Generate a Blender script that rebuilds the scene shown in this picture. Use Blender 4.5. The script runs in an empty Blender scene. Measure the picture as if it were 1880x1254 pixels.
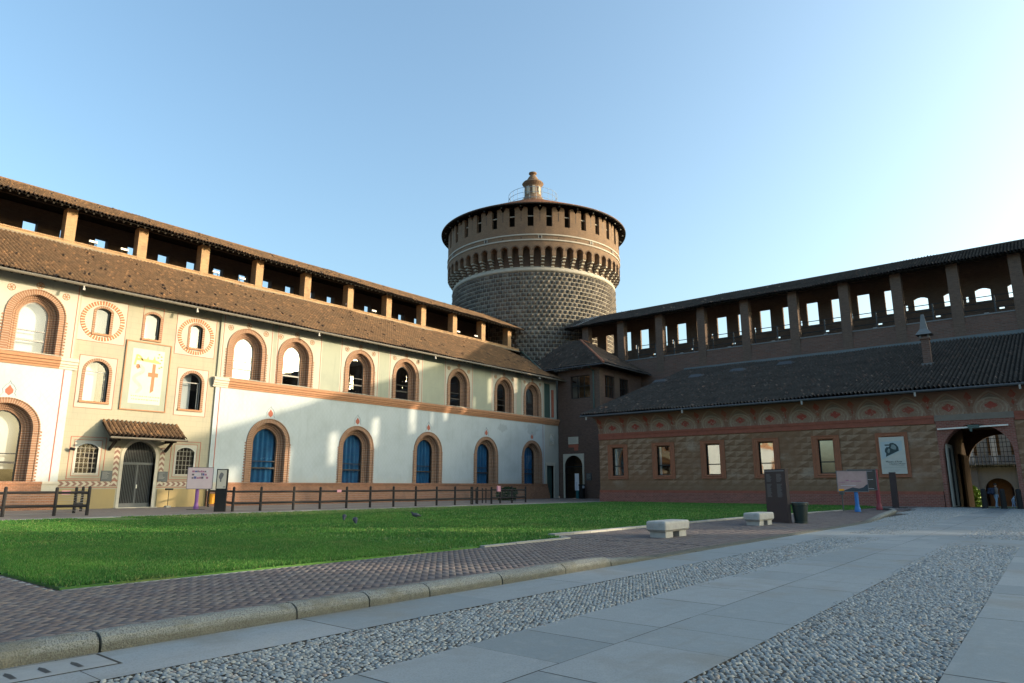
import bpy, math, random
import numpy as np
from mathutils import Vector
from mathutils.geometry import tessellate_polygon
random.seed(7); RNG = np.random.default_rng(7)
sc = bpy.context.scene
COL = sc.collection
PI = math.pi

# ------------------------------------------------------------------ materials
class V:
    def __init__(s, g, k): s.g = g; s.k = k
    def _b(s, op, o, sw=False):
        return s.g.math(op, o, s) if sw else s.g.math(op, s, o)
    def __add__(s, o): return s._b('ADD', o)
    __radd__ = __add__
    def __mul__(s, o): return s._b('MULTIPLY', o)
    __rmul__ = __mul__
    def __sub__(s, o): return s._b('SUBTRACT', o)
    def __rsub__(s, o): return s._b('SUBTRACT', o, True)
    def __truediv__(s, o): return s._b('DIVIDE', o)
    def lt(s, o): return s._b('LESS_THAN', o)
    def gt(s, o): return s._b('GREATER_THAN', o)
    def mn(s, o): return s._b('MINIMUM', o)
    def mx(s, o): return s._b('MAXIMUM', o)
    def pw(s, o): return s._b('POWER', o)
    def mod(s, o): return s._b('FLOORED_MODULO', o)
    def fl(s): return s.g.math('FLOOR', s)
    def fr(s): return s.g.math('FRACT', s)
    def ab(s): return s.g.math('ABSOLUTE', s)
    def sin(s): return s.g.math('SINE', s)
    def sq(s): return s.g.math('SQRT', s)
    def step(s, a, b):   # smooth 0..1 ramp between a and b
        n = s.g.n('ShaderNodeMapRange'); n.interpolation_type = 'SMOOTHSTEP'
        s.g.set(n.inputs[0], s); n.inputs[1].default_value = a; n.inputs[2].default_value = b
        return V(s.g, n.outputs[0])

class G:
    def __init__(s, name):
        s.m = bpy.data.materials.new(name); s.m.use_nodes = True
        s.t = s.m.node_tree; s.t.nodes.clear(); s._o = None; s._u = None
    def n(s, ty): return s.t.nodes.new(ty)
    def set(s, inp, v):
        if isinstance(v, V): s.t.links.new(v.k, inp)
        elif isinstance(v, bpy.types.NodeSocket): s.t.links.new(v, inp)
        elif isinstance(v, (tuple, list)):
            inp.default_value = (*v, 1.0) if len(inp.default_value) == 4 and len(v) == 3 else v
        else: inp.default_value = v
    def math(s, op, a, b=None):
        n = s.n('ShaderNodeMath'); n.operation = op; s.set(n.inputs[0], a)
        if b is not None: s.set(n.inputs[1], b)
        return V(s, n.outputs[0])
    def tc(s, which='Object'):
        n = s.n('ShaderNodeTexCoord'); return n.outputs[which]
    def xyz(s, which='Object'):
        n = s.n('ShaderNodeSeparateXYZ'); s.t.links.new(s.tc(which), n.inputs[0])
        return [V(s, n.outputs[i]) for i in range(3)]
    def comb(s, x, y, z=0.0):
        n = s.n('ShaderNodeCombineXYZ')
        for i, v in enumerate((x, y, z)): s.set(n.inputs[i], v)
        return n.outputs[0]
    def noise(s, vec=None, scale=1.0, detail=3.0, rough=0.55):
        n = s.n('ShaderNodeTexNoise'); s.t.links.new(vec if vec is not None else s.tc(), n.inputs['Vector'])
        n.inputs['Scale'].default_value = scale; n.inputs['Detail'].default_value = detail
        n.inputs['Roughness'].default_value = rough
        return V(s, n.outputs[0])
    def white(s, vec):
        n = s.n('ShaderNodeTexWhiteNoise'); n.noise_dimensions = '3D'; s.t.links.new(vec, n.inputs['Vector'])
        return V(s, n.outputs['Value'])
    def island(s):
        n = s.n('ShaderNodeNewGeometry'); return V(s, n.outputs['Random Per Island'])
    def mix(s, f, a, b, blend='MIX'):
        n = s.n('ShaderNodeMix'); n.data_type = 'RGBA'; n.blend_type = blend
        s.set(n.inputs[0], f); s.set(n.inputs[6], a); s.set(n.inputs[7], b)
        return n.outputs[2]
    def ramp(s, f, stops):
        n = s.n('ShaderNodeValToRGB'); s.set(n.inputs[0], f); e = n.color_ramp.elements
        while len(e) > 1: e.remove(e[0])
        e[0].position = stops[0][0]; e[0].color = (*stops[0][1], 1)
        for p, c in stops[1:]:
            k = e.new(p); k.color = (*c, 1)
        return n.outputs[0]
    def brick(s, u, v, c1, c2, mo, bw=.27, bh=.085, ms=.012, off=.5):
        n = s.n('ShaderNodeTexBrick'); s.t.links.new(s.comb(u, v), n.inputs['Vector']); n.offset = off
        s.set(n.inputs['Color1'], c1); s.set(n.inputs['Color2'], c2); s.set(n.inputs['Mortar'], mo)
        n.inputs['Scale'].default_value = 1; n.inputs['Brick Width'].default_value = bw
        n.inputs['Row Height'].default_value = bh; n.inputs['Mortar Size'].default_value = ms
        return n.outputs[0], V(s, n.outputs[1])
    def out(s, col, rough=.85, bump=None, bs=.4, bd=.02, spec=.3, metal=0.0, alpha=None):
        p = s.n('ShaderNodeBsdfPrincipled'); o = s.n('ShaderNodeOutputMaterial')
        s.set(p.inputs['Base Color'], col); s.set(p.inputs['Roughness'], rough)
        p.inputs['Specular IOR Level'].default_value = spec; s.set(p.inputs['Metallic'], metal)
        if bump is not None:
            b = s.n('ShaderNodeBump'); b.inputs['Strength'].default_value = bs; b.inputs['Distance'].default_value = bd
            s.set(b.inputs['Height'], bump); s.t.links.new(b.outputs[0], p.inputs['Normal'])
        s.t.links.new(p.outputs[0], o.inputs[0]); return s.m

def mul(c, k): return tuple(min(1, x*k) for x in c)
def plain(name, c, rough=.7, var=.18, scale=3.0, spec=.3, metal=0.0):
    g = G(name); f = g.noise(scale=scale, detail=5)
    f2 = g.noise(scale=scale*9, detail=2)
    return g.out(g.mix(f*.7+f2*.3, mul(c, 1-var*1.6), mul(c, 1+var*1.6)), rough, f2, .15, .01, spec, metal)
def brickmat(name, c1, c2, mo, bw=.27, bh=.085, ms=.012, var=.5, stain=(.1, .08, .07), st=.35):
    g = G(name); x, y, z = g.xyz()
    c, f = g.brick(x+y, z, c1, c2, mo, bw, bh, ms)
    rb = g.white(g.comb(((x+y)/bw).fl(), (z/bh).fl(), 3.3))
    c = g.mix(.45, c, g.mix(rb, mul(c1, .55), mul(c2, 1.5)))
    n = g.noise(scale=.45, detail=6, rough=.65); n2 = g.noise(scale=5, detail=3)
    c = g.mix(n.step(.48, .75)*st*2, c, stain)
    c = g.mix(n2*.5, c, mul(c1, .75))
    return g.out(c, .92, f*-1.0+n2*.4, .5, .012, .2)
def plaster(name, c, dirt, amt=.5, extra=None):
    g = G(name); x, y, z = g.xyz()
    n = g.noise(scale=.35, detail=7, rough=.62); n2 = g.noise(scale=7, detail=4)
    col = g.mix(n.step(.42, .72)*amt, c, dirt)
    streak = g.noise(g.comb(x*2.2, y*2.2, z*.16), scale=1.3, detail=4).step(.52, .8)
    col = g.mix(streak*amt*.55, col, mul(dirt, .85))
    col = g.mix(n2*.18, col, mul(c, .8))
    runs = g.noise(g.comb(x*3.1, y*3.1, z*.09), scale=1.7, detail=5, rough=.7).step(.56, .78)
    col = g.mix(runs*amt*.6, col, mul(dirt, .7))
    spots = g.noise(scale=2.3, detail=6, rough=.7).step(.6, .72)
    col = g.mix(spots*amt*.35, col, mul(c, 1.12))
    if extra: col = extra(g, x, y, z, col)
    return g.out(col, .93, n2, .2, .01, .15)

MAT = {}
def scales(g, x, y, z, col):
    p = (y/.40+z/.52).fr(); q = (y/.40-z/.52).fr()
    d = (p-.5).ab().mn((q-.5).ab())
    fade = g.noise(scale=.6, detail=4).step(.3, .6)
    col = g.mix(d.lt(.085)*(fade*.3+.12), col, (.36, .41, .42))
    for cy, cz, ry, rz in ((66.2, 8.25, 1.2, .75), (60.6, 8.1, .9, .5), (31.5, 3.0, .8, .6)):
        e = (((y-cy)/ry)*((y-cy)/ry)+((z-cz)/rz)*((z-cz)/rz)).sq()+(g.noise(scale=2.6, detail=5)-.5)*1.6
        col = g.mix(e.step(1.0, .75)*.6, col, (.30, .33, .335))
    low = (z+(g.noise(g.comb(x, y*1.3, z*.3), scale=1.2, detail=5)-.5)*1.6).step(2.5, 1.75)
    return g.mix(low*.4, col, (.42, .41, .37))
MAT['white_scale'] = plaster('white_scale', (.435, .485, .505), (.32, .355, .36), .6, scales)
MAT['cream'] = plaster('cream', (.44, .425, .36), (.34, .33, .285), .6)
MAT['ochre_plaster'] = plaster('ochre_plaster', (.325, .345, .275), (.25, .275, .235), .65)
def ashlar(g, x, y, z, col):
    _, f = g.brick(x+y, z, (1, 1, 1), (1, 1, 1), (0, 0, 0), .9, .42, .012)
    return g.mix(f*.3, col, (.22, .205, .16))
MAT['painted_ashlar'] = plaster('painted_ashlar', (.36, .335, .25), (.285, .28, .225), .65, ashlar)
MAT['yellow_plinth'] = plaster('yellow_plinth', (.36, .275, .135), (.27, .22, .14), .5)
MAT['grey_plaster'] = plaster('grey_plaster', (.44, .43, .38), (.3, .3, .27), .5)
MAT['paint_red'] = plain('paint_red', (.36, .115, .075), .9, .22)
MAT['paint_white'] = plain('paint_white', (.48, .475, .43), .9, .1)
MAT['paint_blue'] = plain('paint_blue', (.22, .26, .3), .9, .15)
MAT['sandstone'] = plain('sandstone', (.5, .46, .38), .9, .15, 4)
MAT['brick_left'] = brickmat('brick_left', (.36, .17, .095), (.27, .12, .07), (.42, .34, .26), .27, .1, .014)
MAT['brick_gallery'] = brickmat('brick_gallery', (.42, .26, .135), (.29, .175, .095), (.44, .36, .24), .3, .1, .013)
MAT['brick_gallery_shade'] = brickmat('brick_gallery_shade', (.15, .10, .075), (.10, .072, .056), (.16, .135, .115), .3, .1, .013)  # darker copy of the gallery brick, shade put into the colour
MAT['brick_old'] = brickmat('brick_old', (.185, .10, .075), (.09, .066, .054), (.15, .13, .115), .62, .17, .035, st=.45)
MAT['brick_tower'] = brickmat('brick_tower', (.225, .145, .09), (.155, .10, .066), (.24, .19, .14), .3, .1, .012, st=.25)
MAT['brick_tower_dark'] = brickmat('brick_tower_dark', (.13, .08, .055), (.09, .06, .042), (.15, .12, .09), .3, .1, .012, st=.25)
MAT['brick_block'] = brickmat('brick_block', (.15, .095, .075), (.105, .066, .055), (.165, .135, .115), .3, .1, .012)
MAT['brick_plinth'] = brickmat('brick_plinth', (.26, .10, .075), (.2, .075, .06), (.31, .24, .2), .3, .12, .02, st=.2)
MAT['red_trim'] = plain('red_trim', (.255, .088, .06), .9, .25)
MAT['terracotta'] = plain('terracotta', (.28, .115, .065), .85, .2, 5)
MAT['terracotta_pale'] = plain('terracotta_pale', (.36, .185, .10), .85, .2, 5)

def brick_uv(name, c1, c2, mo, pitch=.105):
    g = G(name); u, v, w = g.xyz('UV')
    t = (v/pitch); m = t.fr().lt(.24)
    r = g.white(g.comb(t.fl(), (u/.27).fl(), 1.0))
    n = g.noise(scale=6, detail=4)
    c = g.mix(r, c1, c2); c = g.mix(n*.5, c, mul(c1, .7)); c = g.mix(m, c, mo)
    return g.out(c, .9, m*-1.0, .5, .012, .2)
MAT['voussoir'] = brick_uv('voussoir', (.31, .165, .10), (.225, .12, .075), (.37, .29, .215), .155)
MAT['oculus_brick'] = brick_uv('oculus_brick', (.42, .17, .09), (.33, .14, .08), (.66, .58, .44), .2)

def tilemat(name, stops, dark):
    g = G(name); u, v, w = g.xyz('UV')
    r = g.white(g.comb(u.fl(), v.fl(), 2.0)); r2 = g.white(g.comb(u.fl(), v.fl(), 9.0))
    n = g.noise(scale=.5, detail=6, rough=.65); n2 = g.noise(scale=14, detail=3)
    c = g.mix(.62, g.ramp(r, stops), g.ramp(n2, [(0.3, stops[1][1]), (.7, stops[2][1])]))
    c = g.mix(u.fr().gt(.57)*.6, c, mul(dark, .5))  # channels darkened for dirt and for the shade between the tiles
    c = g.mix(n.step(.4, .75)*.6, c, dark)
    c = g.mix(n2.step(.5, .75)*.25, c, mul(stops[1][1], .55))
    c = g.mix(r2.gt(.95)*.6, c, mul(stops[-1][1], 1.4))
    return g.out(c, .92, n2, .3, .01, .15)
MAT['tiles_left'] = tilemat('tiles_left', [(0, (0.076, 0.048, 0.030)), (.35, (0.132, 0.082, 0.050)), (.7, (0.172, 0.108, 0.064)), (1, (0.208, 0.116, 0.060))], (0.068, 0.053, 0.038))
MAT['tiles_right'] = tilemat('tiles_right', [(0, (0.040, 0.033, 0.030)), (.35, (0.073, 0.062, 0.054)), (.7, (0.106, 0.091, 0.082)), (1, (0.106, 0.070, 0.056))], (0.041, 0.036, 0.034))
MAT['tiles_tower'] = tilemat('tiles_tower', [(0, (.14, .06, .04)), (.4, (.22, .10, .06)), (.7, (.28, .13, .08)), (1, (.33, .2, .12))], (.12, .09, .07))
MAT['dark_wood'] = plain('dark_wood', (.022, .017, .013), .85, .3, 4)
MAT['fence_wood'] = plain('fence_wood', (.022, .02, .02), .8, .35, 5)
MAT['soffit'] = plain('soffit', (.028, .022, .017), .9, .3, 3)
MAT['gutter_metal'] = plain('gutter_metal', (.12, .105, .08), .5, .2, 2, .5)
MAT['gutter_dark'] = plain('gutter_dark', (.05, .052, .055), .5, .2, 2, .5)
MAT['flashing'] = plain('flashing', (.085, .105, .115), .5, .2, 2, .5)
MAT['flashing_tan'] = plain('flashing_tan', (.2, .165, .12), .8, .25, 2)
MAT['lead_dark'] = plain('lead_dark', (.15, .155, .155), .7, .2, 2, .4)
MAT['lead_sheet'] = plain('lead_sheet', (.34, .36, .36), .6, .2, 2, .4)
MAT['green_pipe'] = plain('green_pipe', (.04, .075, .068), .5, .2, 2, .5)
MAT['rail_metal'] = plain('rail_metal', (.03, .034, .037), .5, .2, 3, .5)
MAT['cage_metal'] = plain('cage_metal', (.2, .26, .33), .45, .2, 3, .5)
MAT['lamp_white'] = plain('lamp_white', (.7, .68, .62), .5, .1)
MAT['iron'] = plain('iron', (.012, .013, .014), .65, .2, 3, .25)
MAT['iron_grey'] = plain('iron_grey', (.07, .08, .085), .5, .2, 3, .5)
MAT['bars_light'] = plain('bars_light', (.33, .3, .24), .6, .2, 3)
MAT['curtain_blue'] = plain('curtain_blue', (.008, .085, .20), .8, .25, 2)
MAT['blind'] = plain('blind', (.34, .385, .40), .8, .05, 1)
MAT['frame_grey'] = plain('frame_grey', (.30, .29, .27), .5, .1)
MAT['frame_dark'] = plain('frame_dark', (.03, .028, .026), .5, .15)
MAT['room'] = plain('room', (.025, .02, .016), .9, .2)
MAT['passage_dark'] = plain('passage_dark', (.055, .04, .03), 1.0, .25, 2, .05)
MAT['leaf_dark'] = plain('leaf_dark', (.02, .016, .013), 1.0, .2, 3, 0.0)
MAT['room_warm'] = plain('room_warm', (.13, .075, .035), .9, .3)

def glass(name, refl, tint=(1, 1, 1), rough=.015):
    g = G(name); t = g.n('ShaderNodeBsdfTransparent'); r = g.n('ShaderNodeBsdfGlossy'); m = g.n('ShaderNodeMixShader')
    o = g.n('ShaderNodeOutputMaterial'); g.set(t.inputs[0], tint); r.inputs['Roughness'].default_value = rough
    n = g.noise(scale=.8, detail=2); b = g.n('ShaderNodeBump'); b.inputs['Strength'].default_value = .12
    b.inputs['Distance'].default_value = .02; g.set(b.inputs['Height'], n); g.t.links.new(b.outputs[0], r.inputs['Normal'])
    m.inputs[0].default_value = refl; g.t.links.new(t.outputs[0], m.inputs[1]); g.t.links.new(r.outputs[0], m.inputs[2])
    g.t.links.new(m.outputs[0], o.inputs[0]); return g.m
MAT['glass'] = glass('glass', .30)
MAT['glass_bright'] = glass('glass_bright', .62)
MAT['glass_mid'] = glass('glass_mid', .3, (.8, .86, .88))
MAT['glass_dark'] = glass('glass_dark', .035)
MAT['glass_win'] = glass('glass_win', .5, (.55, .5, .42), .03)
MAT['glass_dim'] = glass('glass_dim', .12)

def tower_stone():
    g = G('tower_stone'); r = g.island(); n = g.noise(scale=.8, detail=6); n2 = g.noise(scale=9, detail=3)
    c = g.ramp(r, [(0, (.088, .08, .074)), (.6, (.14, .124, .11)), (1, (.22, .19, .16))])
    c = g.mix(n.step(.4, .7)*.6, c, (.115, .09, .07)); c = g.mix(n2*.4, c, (.065, .062, .06))
    return g.out(c, .9, n2, .4, .02, .2)
MAT['tower_stone'] = tower_stone()
MAT['mortar'] = plain('mortar', (.32, .295, .245), .95, .15, 2)
MAT['band_stone'] = plain('band_stone', (.38, .35, .295), .9, .2, 1.5)
MAT['lintel_stone'] = plain('lintel_stone', (.19, .165, .14), .9, .2, 1.5)
MAT['corbel_stone'] = plain('corbel_stone', (.40, .37, .30), .9, .25, 2)

def rustic():
    g = G('rustic_paint'); x, y, z = g.xyz()
    row = (z/.5).fl(); v = (z/.5).fr(); u = (x/1.02+row*.5).fr()
    a = u-.5; b = v-.5
    side = a.ab().gt(b.ab())
    c = g.mix(side, g.mix(b.gt(0), (.17, .11, .07), (.35, .27, .195)), g.mix(a.gt(0), (.30, .22, .155), (.22, .145, .095)))
    r = g.white(g.comb((x/1.02+row*.5).fl(), row, 5.0))
    c = g.mix(r*.4, c, (.24, .16, .105))
    n = g.noise(scale=.28, detail=7, rough=.65); n2 = g.noise(scale=5, detail=5)
    c = g.mix(n.step(.44, .62)*.75, c, (.225, .14, .088))
    pale = g.noise(g.comb(x*.5, z*.9, 4.0), scale=.7, detail=6).step(.55, .72)
    c = g.mix(pale*.75, c, (.37, .32, .26))
    c = g.mix(z.step(2.3, 1.3)*.75, c, (.20, .145, .095))
    c = g.mix(n2.step(.45, .75)*.35, c, (.14, .105, .08))
    c = g.mix(1.0, c, (.92, .835, .79), 'MULTIPLY')
    return g.out(c, .95, n2, .3, .01, .1)
MAT['rustic_paint'] = rustic()

def cove():
    g = G('cove_paint'); x, y, z = g.xyz()
    P = 2.615; u = ((x+35.88)/P+.5).fr(); du = (u-.5)*P; h = (z-6.66)/1.62
    # pointed lunette outline from two arcs
    hz = z-6.75
    d1 = ((du+.55)*(du+.55)+hz*hz*1.25).sq(); d2 = ((du-.55)*(du-.55)+hz*hz*1.25).sq()
    d = d1.mx(d2); ring = (d-1.62).ab().lt(.06); ring2 = (d-1.45).ab().lt(.022); inside = d.lt(1.5)
    n = g.noise(scale=1.1, detail=6, rough=.65); n2 = g.noise(scale=6, detail=5)
    c = g.mix(inside, (.215, .125, .09), (.26, .18, .135))
    c = g.mix(inside*h.gt(.58)*.8, c, (.16, .125, .10))
    e = ((du/.92)*(du/.92)+((hz-.22)/.72)*((hz-.22)/.72)).sq()
    c = g.mix((e-1.0).ab().lt(.07)*.6, c, (.35, .30, .24)); c = g.mix((e-.72).ab().lt(.035)*.5, c, (.33, .28, .22))
    c = g.mix(((du.ab()/.44+(hz-.42).ab()/.3).lt(1.0)).mx((du.ab().lt(.36))*((hz-.42).ab().lt(.115))), c, (.29, .07, .055))
    sp = (P/2-du.ab()); leaf = (sp/.26+(h-.72).ab()/.2).lt(1.0).mx((sp/.1+(h-.4).ab()/.13).lt(1.0))
    c = g.mix(leaf, c, (.24, .065, .045))
    dots = n2.step(.56, .62)*h.lt(.62)
    c = g.mix(dots*.45, c, (.38, .32, .27))
    c = g.mix(ring*.55, c, (.29, .235, .18)); c = g.mix(ring2*.4, c, (.28, .225, .17))
    c = g.mix(n.step(.45, .7)*.55, c, (.19, .125, .09))
    return g.out(c, .95, n2, .25, .01, .1)
MAT['cove_paint'] = cove()
def chevron():
    g = G('chevron_paint'); u, v, w = g.xyz('UV')
    t = (u/.38+(v-.15).ab()/.34).fr()
    n = g.noise(scale=5, detail=4)
    c = g.mix(t.lt(.5), (.50, .44, .34), (.20, .085, .07)); c = g.mix(n*.4, c, (.45, .4, .32))
    return g.out(c, .93, n, .2, .01, .15)
MAT['chevron'] = chevron()

def ground_mats():
    g = G('granite_slab'); x_, y_, z_ = g.xyz(); r = g.island(); n = g.noise(scale=.6, detail=6, rough=.6); n2 = g.noise(scale=60, detail=2); n3 = g.noise(scale=5, detail=4)
    c = g.ramp(r, [(0, (.155, .185, .20)), (.5, (.19, .22, .235)), (1, (.23, .255, .268))])
    c = g.mix(n.step(.5, .68)*.75, c, (.165, .16, .14)); c = g.mix(n2.step(.4, .7)*.45, c, (.115, .125, .13)); c = g.mix(n3.step(.5, .8)*.45, c, (.29, .31, .315)); n4 = g.noise(g.comb(x_*3, y_*.35, 2.0), scale=1.6, detail=5); c = g.mix(n4.step(.55, .75)*.4, c, (.145, .15, .142))
    MAT['granite_slab'] = g.out(c, n3*.25+.42, n2*.5+n3, .25, .006, .4)
    g = G('kerb_granite'); r = g.island(); n = g.noise(scale=2.2, detail=6, rough=.65); n2 = g.noise(scale=75, detail=3)
    x, y, z = g.xyz()
    c = g.ramp(r, [(0, (.135, .145, .142)), (1, (.205, .22, .215))])
    c = g.mix(n2.step(.45, .62)*.6, c, (.27, .285, .275)); c = g.mix(n2.step(.52, .36)*.7, c, (.06, .06, .055)); c = g.mix((n*.14+z).step(.215, .11)*.75, c, (.075, .075, .06)); c = g.mix(n.step(.5, .66)*.6, c, (.12, .115, .09))
    MAT['kerb_granite'] = g.out(c, .9, n2+n*.7, 1.0, .02, .2)
    g = G('pale_kerb'); r = g.island(); n2 = g.noise(scale=25, detail=4)
    MAT['pale_kerb'] = g.out(g.mix(n2*.6, g.ramp(r, [(0, (.22, .22, .205)), (1, (.37, .365, .34))]), (.24, .235, .215)), .85, n2, .3, .01)
    g = G('path_brick'); r = g.island(); n = g.noise(scale=.9, detail=5); n2 = g.noise(scale=45, detail=3)
    c = g.ramp(r, [(0, (0.087, 0.073, 0.077)), (.35, (0.107, 0.089, 0.092)), (.65, (0.126, 0.110, 0.112)), (.85, (0.115, 0.116, 0.127)), (1, (0.167, 0.142, 0.130))])
    c = g.mix(n.step(.4, .7)*.5, c, (.145, .125, .115)); c = g.mix(n2*.5, c, (.11, .085, .075))
    MAT['path_brick'] = g.out(c, .82, n2, .35, .006, .3)
    g = G('cobble_stone'); r = g.island(); n2 = g.noise(scale=30, detail=3)
    c = g.ramp(r, [(0, (0.104, 0.116, 0.121)), (.2, (0.185, 0.199, 0.200)), (.45, (0.255, 0.270, 0.265)), (.62, (0.215, 0.249, 0.265)), (.8, (0.296, 0.315, 0.307)), (.9, (0.252, 0.216, 0.172)), (.96, (0.370, 0.394, 0.400)), (1, (0.229, 0.162, 0.126))])
    c = g.mix(n2*.3, c, (.18, .175, .165))
    MAT['cobble_stone'] = g.out(c, .55, n2, .2, .004, .4)
    MAT['joint_bed'] = plain('joint_bed', (.035, .033, .03), .95, .2, 20)
    MAT['bench_drain'] = plain('bench_drain', (.24, .25, .25), .6, .2, 6)
    MAT['sand_bed'] = plain('sand_bed', (.042, .039, .035), .95, .3, 20)
    g = G('courtyard_ground'); n = g.noise(scale=.5, detail=6); n2 = g.noise(scale=40, detail=3)
    MAT['courtyard_ground'] = g.out(g.mix(n*.6+n2*.4, (.15, .135, .125), (.24, .225, .21)), .9, n2, .4, .01)
    g = G('terrace_paving'); x, y, z = g.xyz(); c, f = g.brick(y, x, (.19, .15, .13), (.235, .19, .16), (.13, .11, .1), .6, .3, .012)
    n = g.noise(scale=.6, detail=6)
    MAT['terrace_paving'] = g.out(g.mix(n.step(.4, .7)*.5, c, (.2, .185, .165)), .9, f*-1.0, .3, .008)
    for nm, dry in (('lawn_soil', 1), ('grass_blade', 0)):
        g = G(nm); x, y, z = g.xyz()
        n = g.noise(g.comb(x, y, 0.0), scale=.35, detail=5, rough=.6); n2 = g.noise(g.comb(x*.5, y, 0.0), scale=2.2, detail=4); n3 = g.noise(scale=40, detail=2)
        c = g.mix(n.step(.35, .68), (.026, .105, .018), (.068, .195, .027)); c = g.mix(n2.step(.5, .75)*.55, c, (.03, .07, .014)); c = g.mix(g.noise(g.comb(x*.25, y*.8, 1.0), scale=1.1, detail=5).step(.55, .75)*.5, c, (.17, .20, .05))
        d = x.step(-29.5, -33.2)*n2.step(.36, .62)*x.step(-36.3, -35.2).step(0, 1)*y.step(13, 17)*y.step(46, 32)
        c = g.mix(d*.8, c, (.30, .255, .135))
        c = g.mix(n.step(.62, .8)*.35, c, (.15, .21, .045))
        wp = g.noise(g.comb(x*.9, y*.9, 7.0), scale=.55, detail=6, rough=.65).step(.6, .72); c = g.mix(wp*.55, c, (.19, .20, .07))
        if not dry: i_ = g.island(); c = g.mix(i_*.55, c, (.075, .23, .038)); c = g.mix(i_.gt(.93)*.8, c, (.30, .29, .12)); c = g.mix(i_.lt(.18)*.6, c, (.02, .05, .01))
        else: c = g.mix(.25, c, (.05, .065, .02))
        MAT[nm] = g.out(c, .7, n3, .5, .02, .25)
ground_mats()

# ------------------------------------------------------------------ mesh helpers
class MB:
    def __init__(s): s.v = []; s.f = []; s.uv = {}
    def vs(s, pts):
        i = len(s.v); s.v.extend(tuple(p) for p in pts); return i
    def face(s, pts, uvs=None):
        i = s.vs(pts); s.f.append(list(range(i, i+len(pts))))
        if uvs: s.uv[len(s.f)-1] = uvs
        return s
    def box(s, x0, x1, y0, y1, z0, z1):
        i = s.vs([(x, y, z) for z in (z0, z1) for y in (y0, y1) for x in (x0, x1)])
        for q in ((0, 2, 3, 1), (4, 5, 7, 6), (0, 1, 5, 4), (2, 6, 7, 3), (0, 4, 6, 2), (1, 3, 7, 5)): s.f.append([i+k for k in q])
        return s
    def beam(s, a, b, w, h=None, up=(0, 0, 1)):
        a, b = Vector(a), Vector(b); d = (b-a).normalized(); u = Vector(up)
        if abs(d.dot(u)) > .98: u = Vector((1, 0, 0))
        sx = d.cross(u).normalized(); sz = sx.cross(d); h = h or w
        i = s.vs([p+sx*(w/2)*kx+sz*(h/2)*kz for p in (a, b) for kz in (-1, 1) for kx in (-1, 1)])
        for q in ((0, 2, 3, 1), (4, 5, 7, 6), (0, 1, 5, 4), (2, 6, 7, 3), (0, 4, 6, 2), (1, 3, 7, 5)): s.f.append([i+k for k in q])
        return s
    def tube(s, pts, r, n=8, cap=True):
        pts = [Vector(p) for p in pts]; rings = []
        for k, p in enumerate(pts):
            d = (pts[min(k+1, len(pts)-1)]-pts[max(k-1, 0)]).normalized()
            u = Vector((0, 0, 1)) if abs(d.z) < .95 else Vector((1, 0, 0))
            a = d.cross(u).normalized(); b = a.cross(d); rr = r[k] if isinstance(r, (list, tuple)) else r
            rings.append(s.vs([p+(a*math.cos(t)+b*math.sin(t))*rr for t in (2*PI*j/n for j in range(n))]))
        for k in range(len(pts)-1):
            for j in range(n): s.f.append([rings[k]+j, rings[k]+(j+1) % n, rings[k+1]+(j+1) % n, rings[k+1]+j])
        if cap:
            s.f.append([rings[0]+j for j in range(n)][::-1]); s.f.append([rings[-1]+j for j in range(n)])
        return s
    def lathe(s, prof, c=(0, 0), n=32):
        rings = [s.vs([(c[0]+r*math.cos(2*PI*j/n), c[1]+r*math.sin(2*PI*j/n), z) for j in range(n)]) for r, z in prof]
        for k in range(len(prof)-1):
            for j in range(n): s.f.append([rings[k]+j, rings[k]+(j+1) % n, rings[k+1]+(j+1) % n, rings[k+1]+j])
        return s
    def prism(s, poly, fn, d0, d1):
        # extruded polygon: fn(a, b, d) -> xyz
        n = len(poly); i = s.vs([fn(a, b, d0) for a, b in poly]); j = s.vs([fn(a, b, d1) for a, b in poly])
        s.f.append([i+k for k in range(n)]); s.f.append([j+k for k in range(n)][::-1])
        for k in range(n): s.f.append([i+k, j+k, j+(k+1) % n, i+(k+1) % n])
        return s
    def holed(s, outer, holes, fn, d0, d1=None, rim=False):
        loops = [outer]+holes; flat = [p for l in loops for p in l]
        tris = tessellate_polygon([[Vector((p[0], p[1], 0)) for p in l] for l in loops])
        ds = [d0] if d1 is None else [d0, d1]; base = []
        for d in ds:
            i = s.vs([fn(a, b, d) for a, b in flat]); base.append(i)
            for t in tris: s.f.append([i+k for k in t])
        if d1 is not None:
            k0 = 0
            for li, l in enumerate(loops):
                if li > 0 or rim:
                    for k in range(len(l)):
                        a, b = k0+k, k0+(k+1) % len(l)
                        s.f.append([base[0]+a, base[0]+b, base[1]+b, base[1]+a])
                k0 += len(l)
        return s
    def sweep(s, paths, closed=False, rep=None):
        # paths: list of equal-length 3-D polylines, one per profile point; UV u across, v along
        m = len(paths[0]); ids = [s.vs(p) for p in paths]
        vv = [0.0]
        ref = rep or paths[-1]
        for k in range(1, m): vv.append(vv[-1]+(Vector(ref[k])-Vector(ref[k-1])).length)
        uu = [0.0]
        for j in range(1, len(paths)): uu.append(uu[-1]+(Vector(paths[j][m//2])-Vector(paths[j-1][m//2])).length)
        for j in range(len(paths)-1):
            for k in range(m if closed else m-1):
                k2 = (k+1) % m
                s.f.append([ids[j]+k, ids[j]+k2, ids[j+1]+k2, ids[j+1]+k])
                s.uv[len(s.f)-1] = [(uu[j], vv[k]), (uu[j], vv[k2]), (uu[j+1], vv[k2]), (uu[j+1], vv[k])]
        return s

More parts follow.
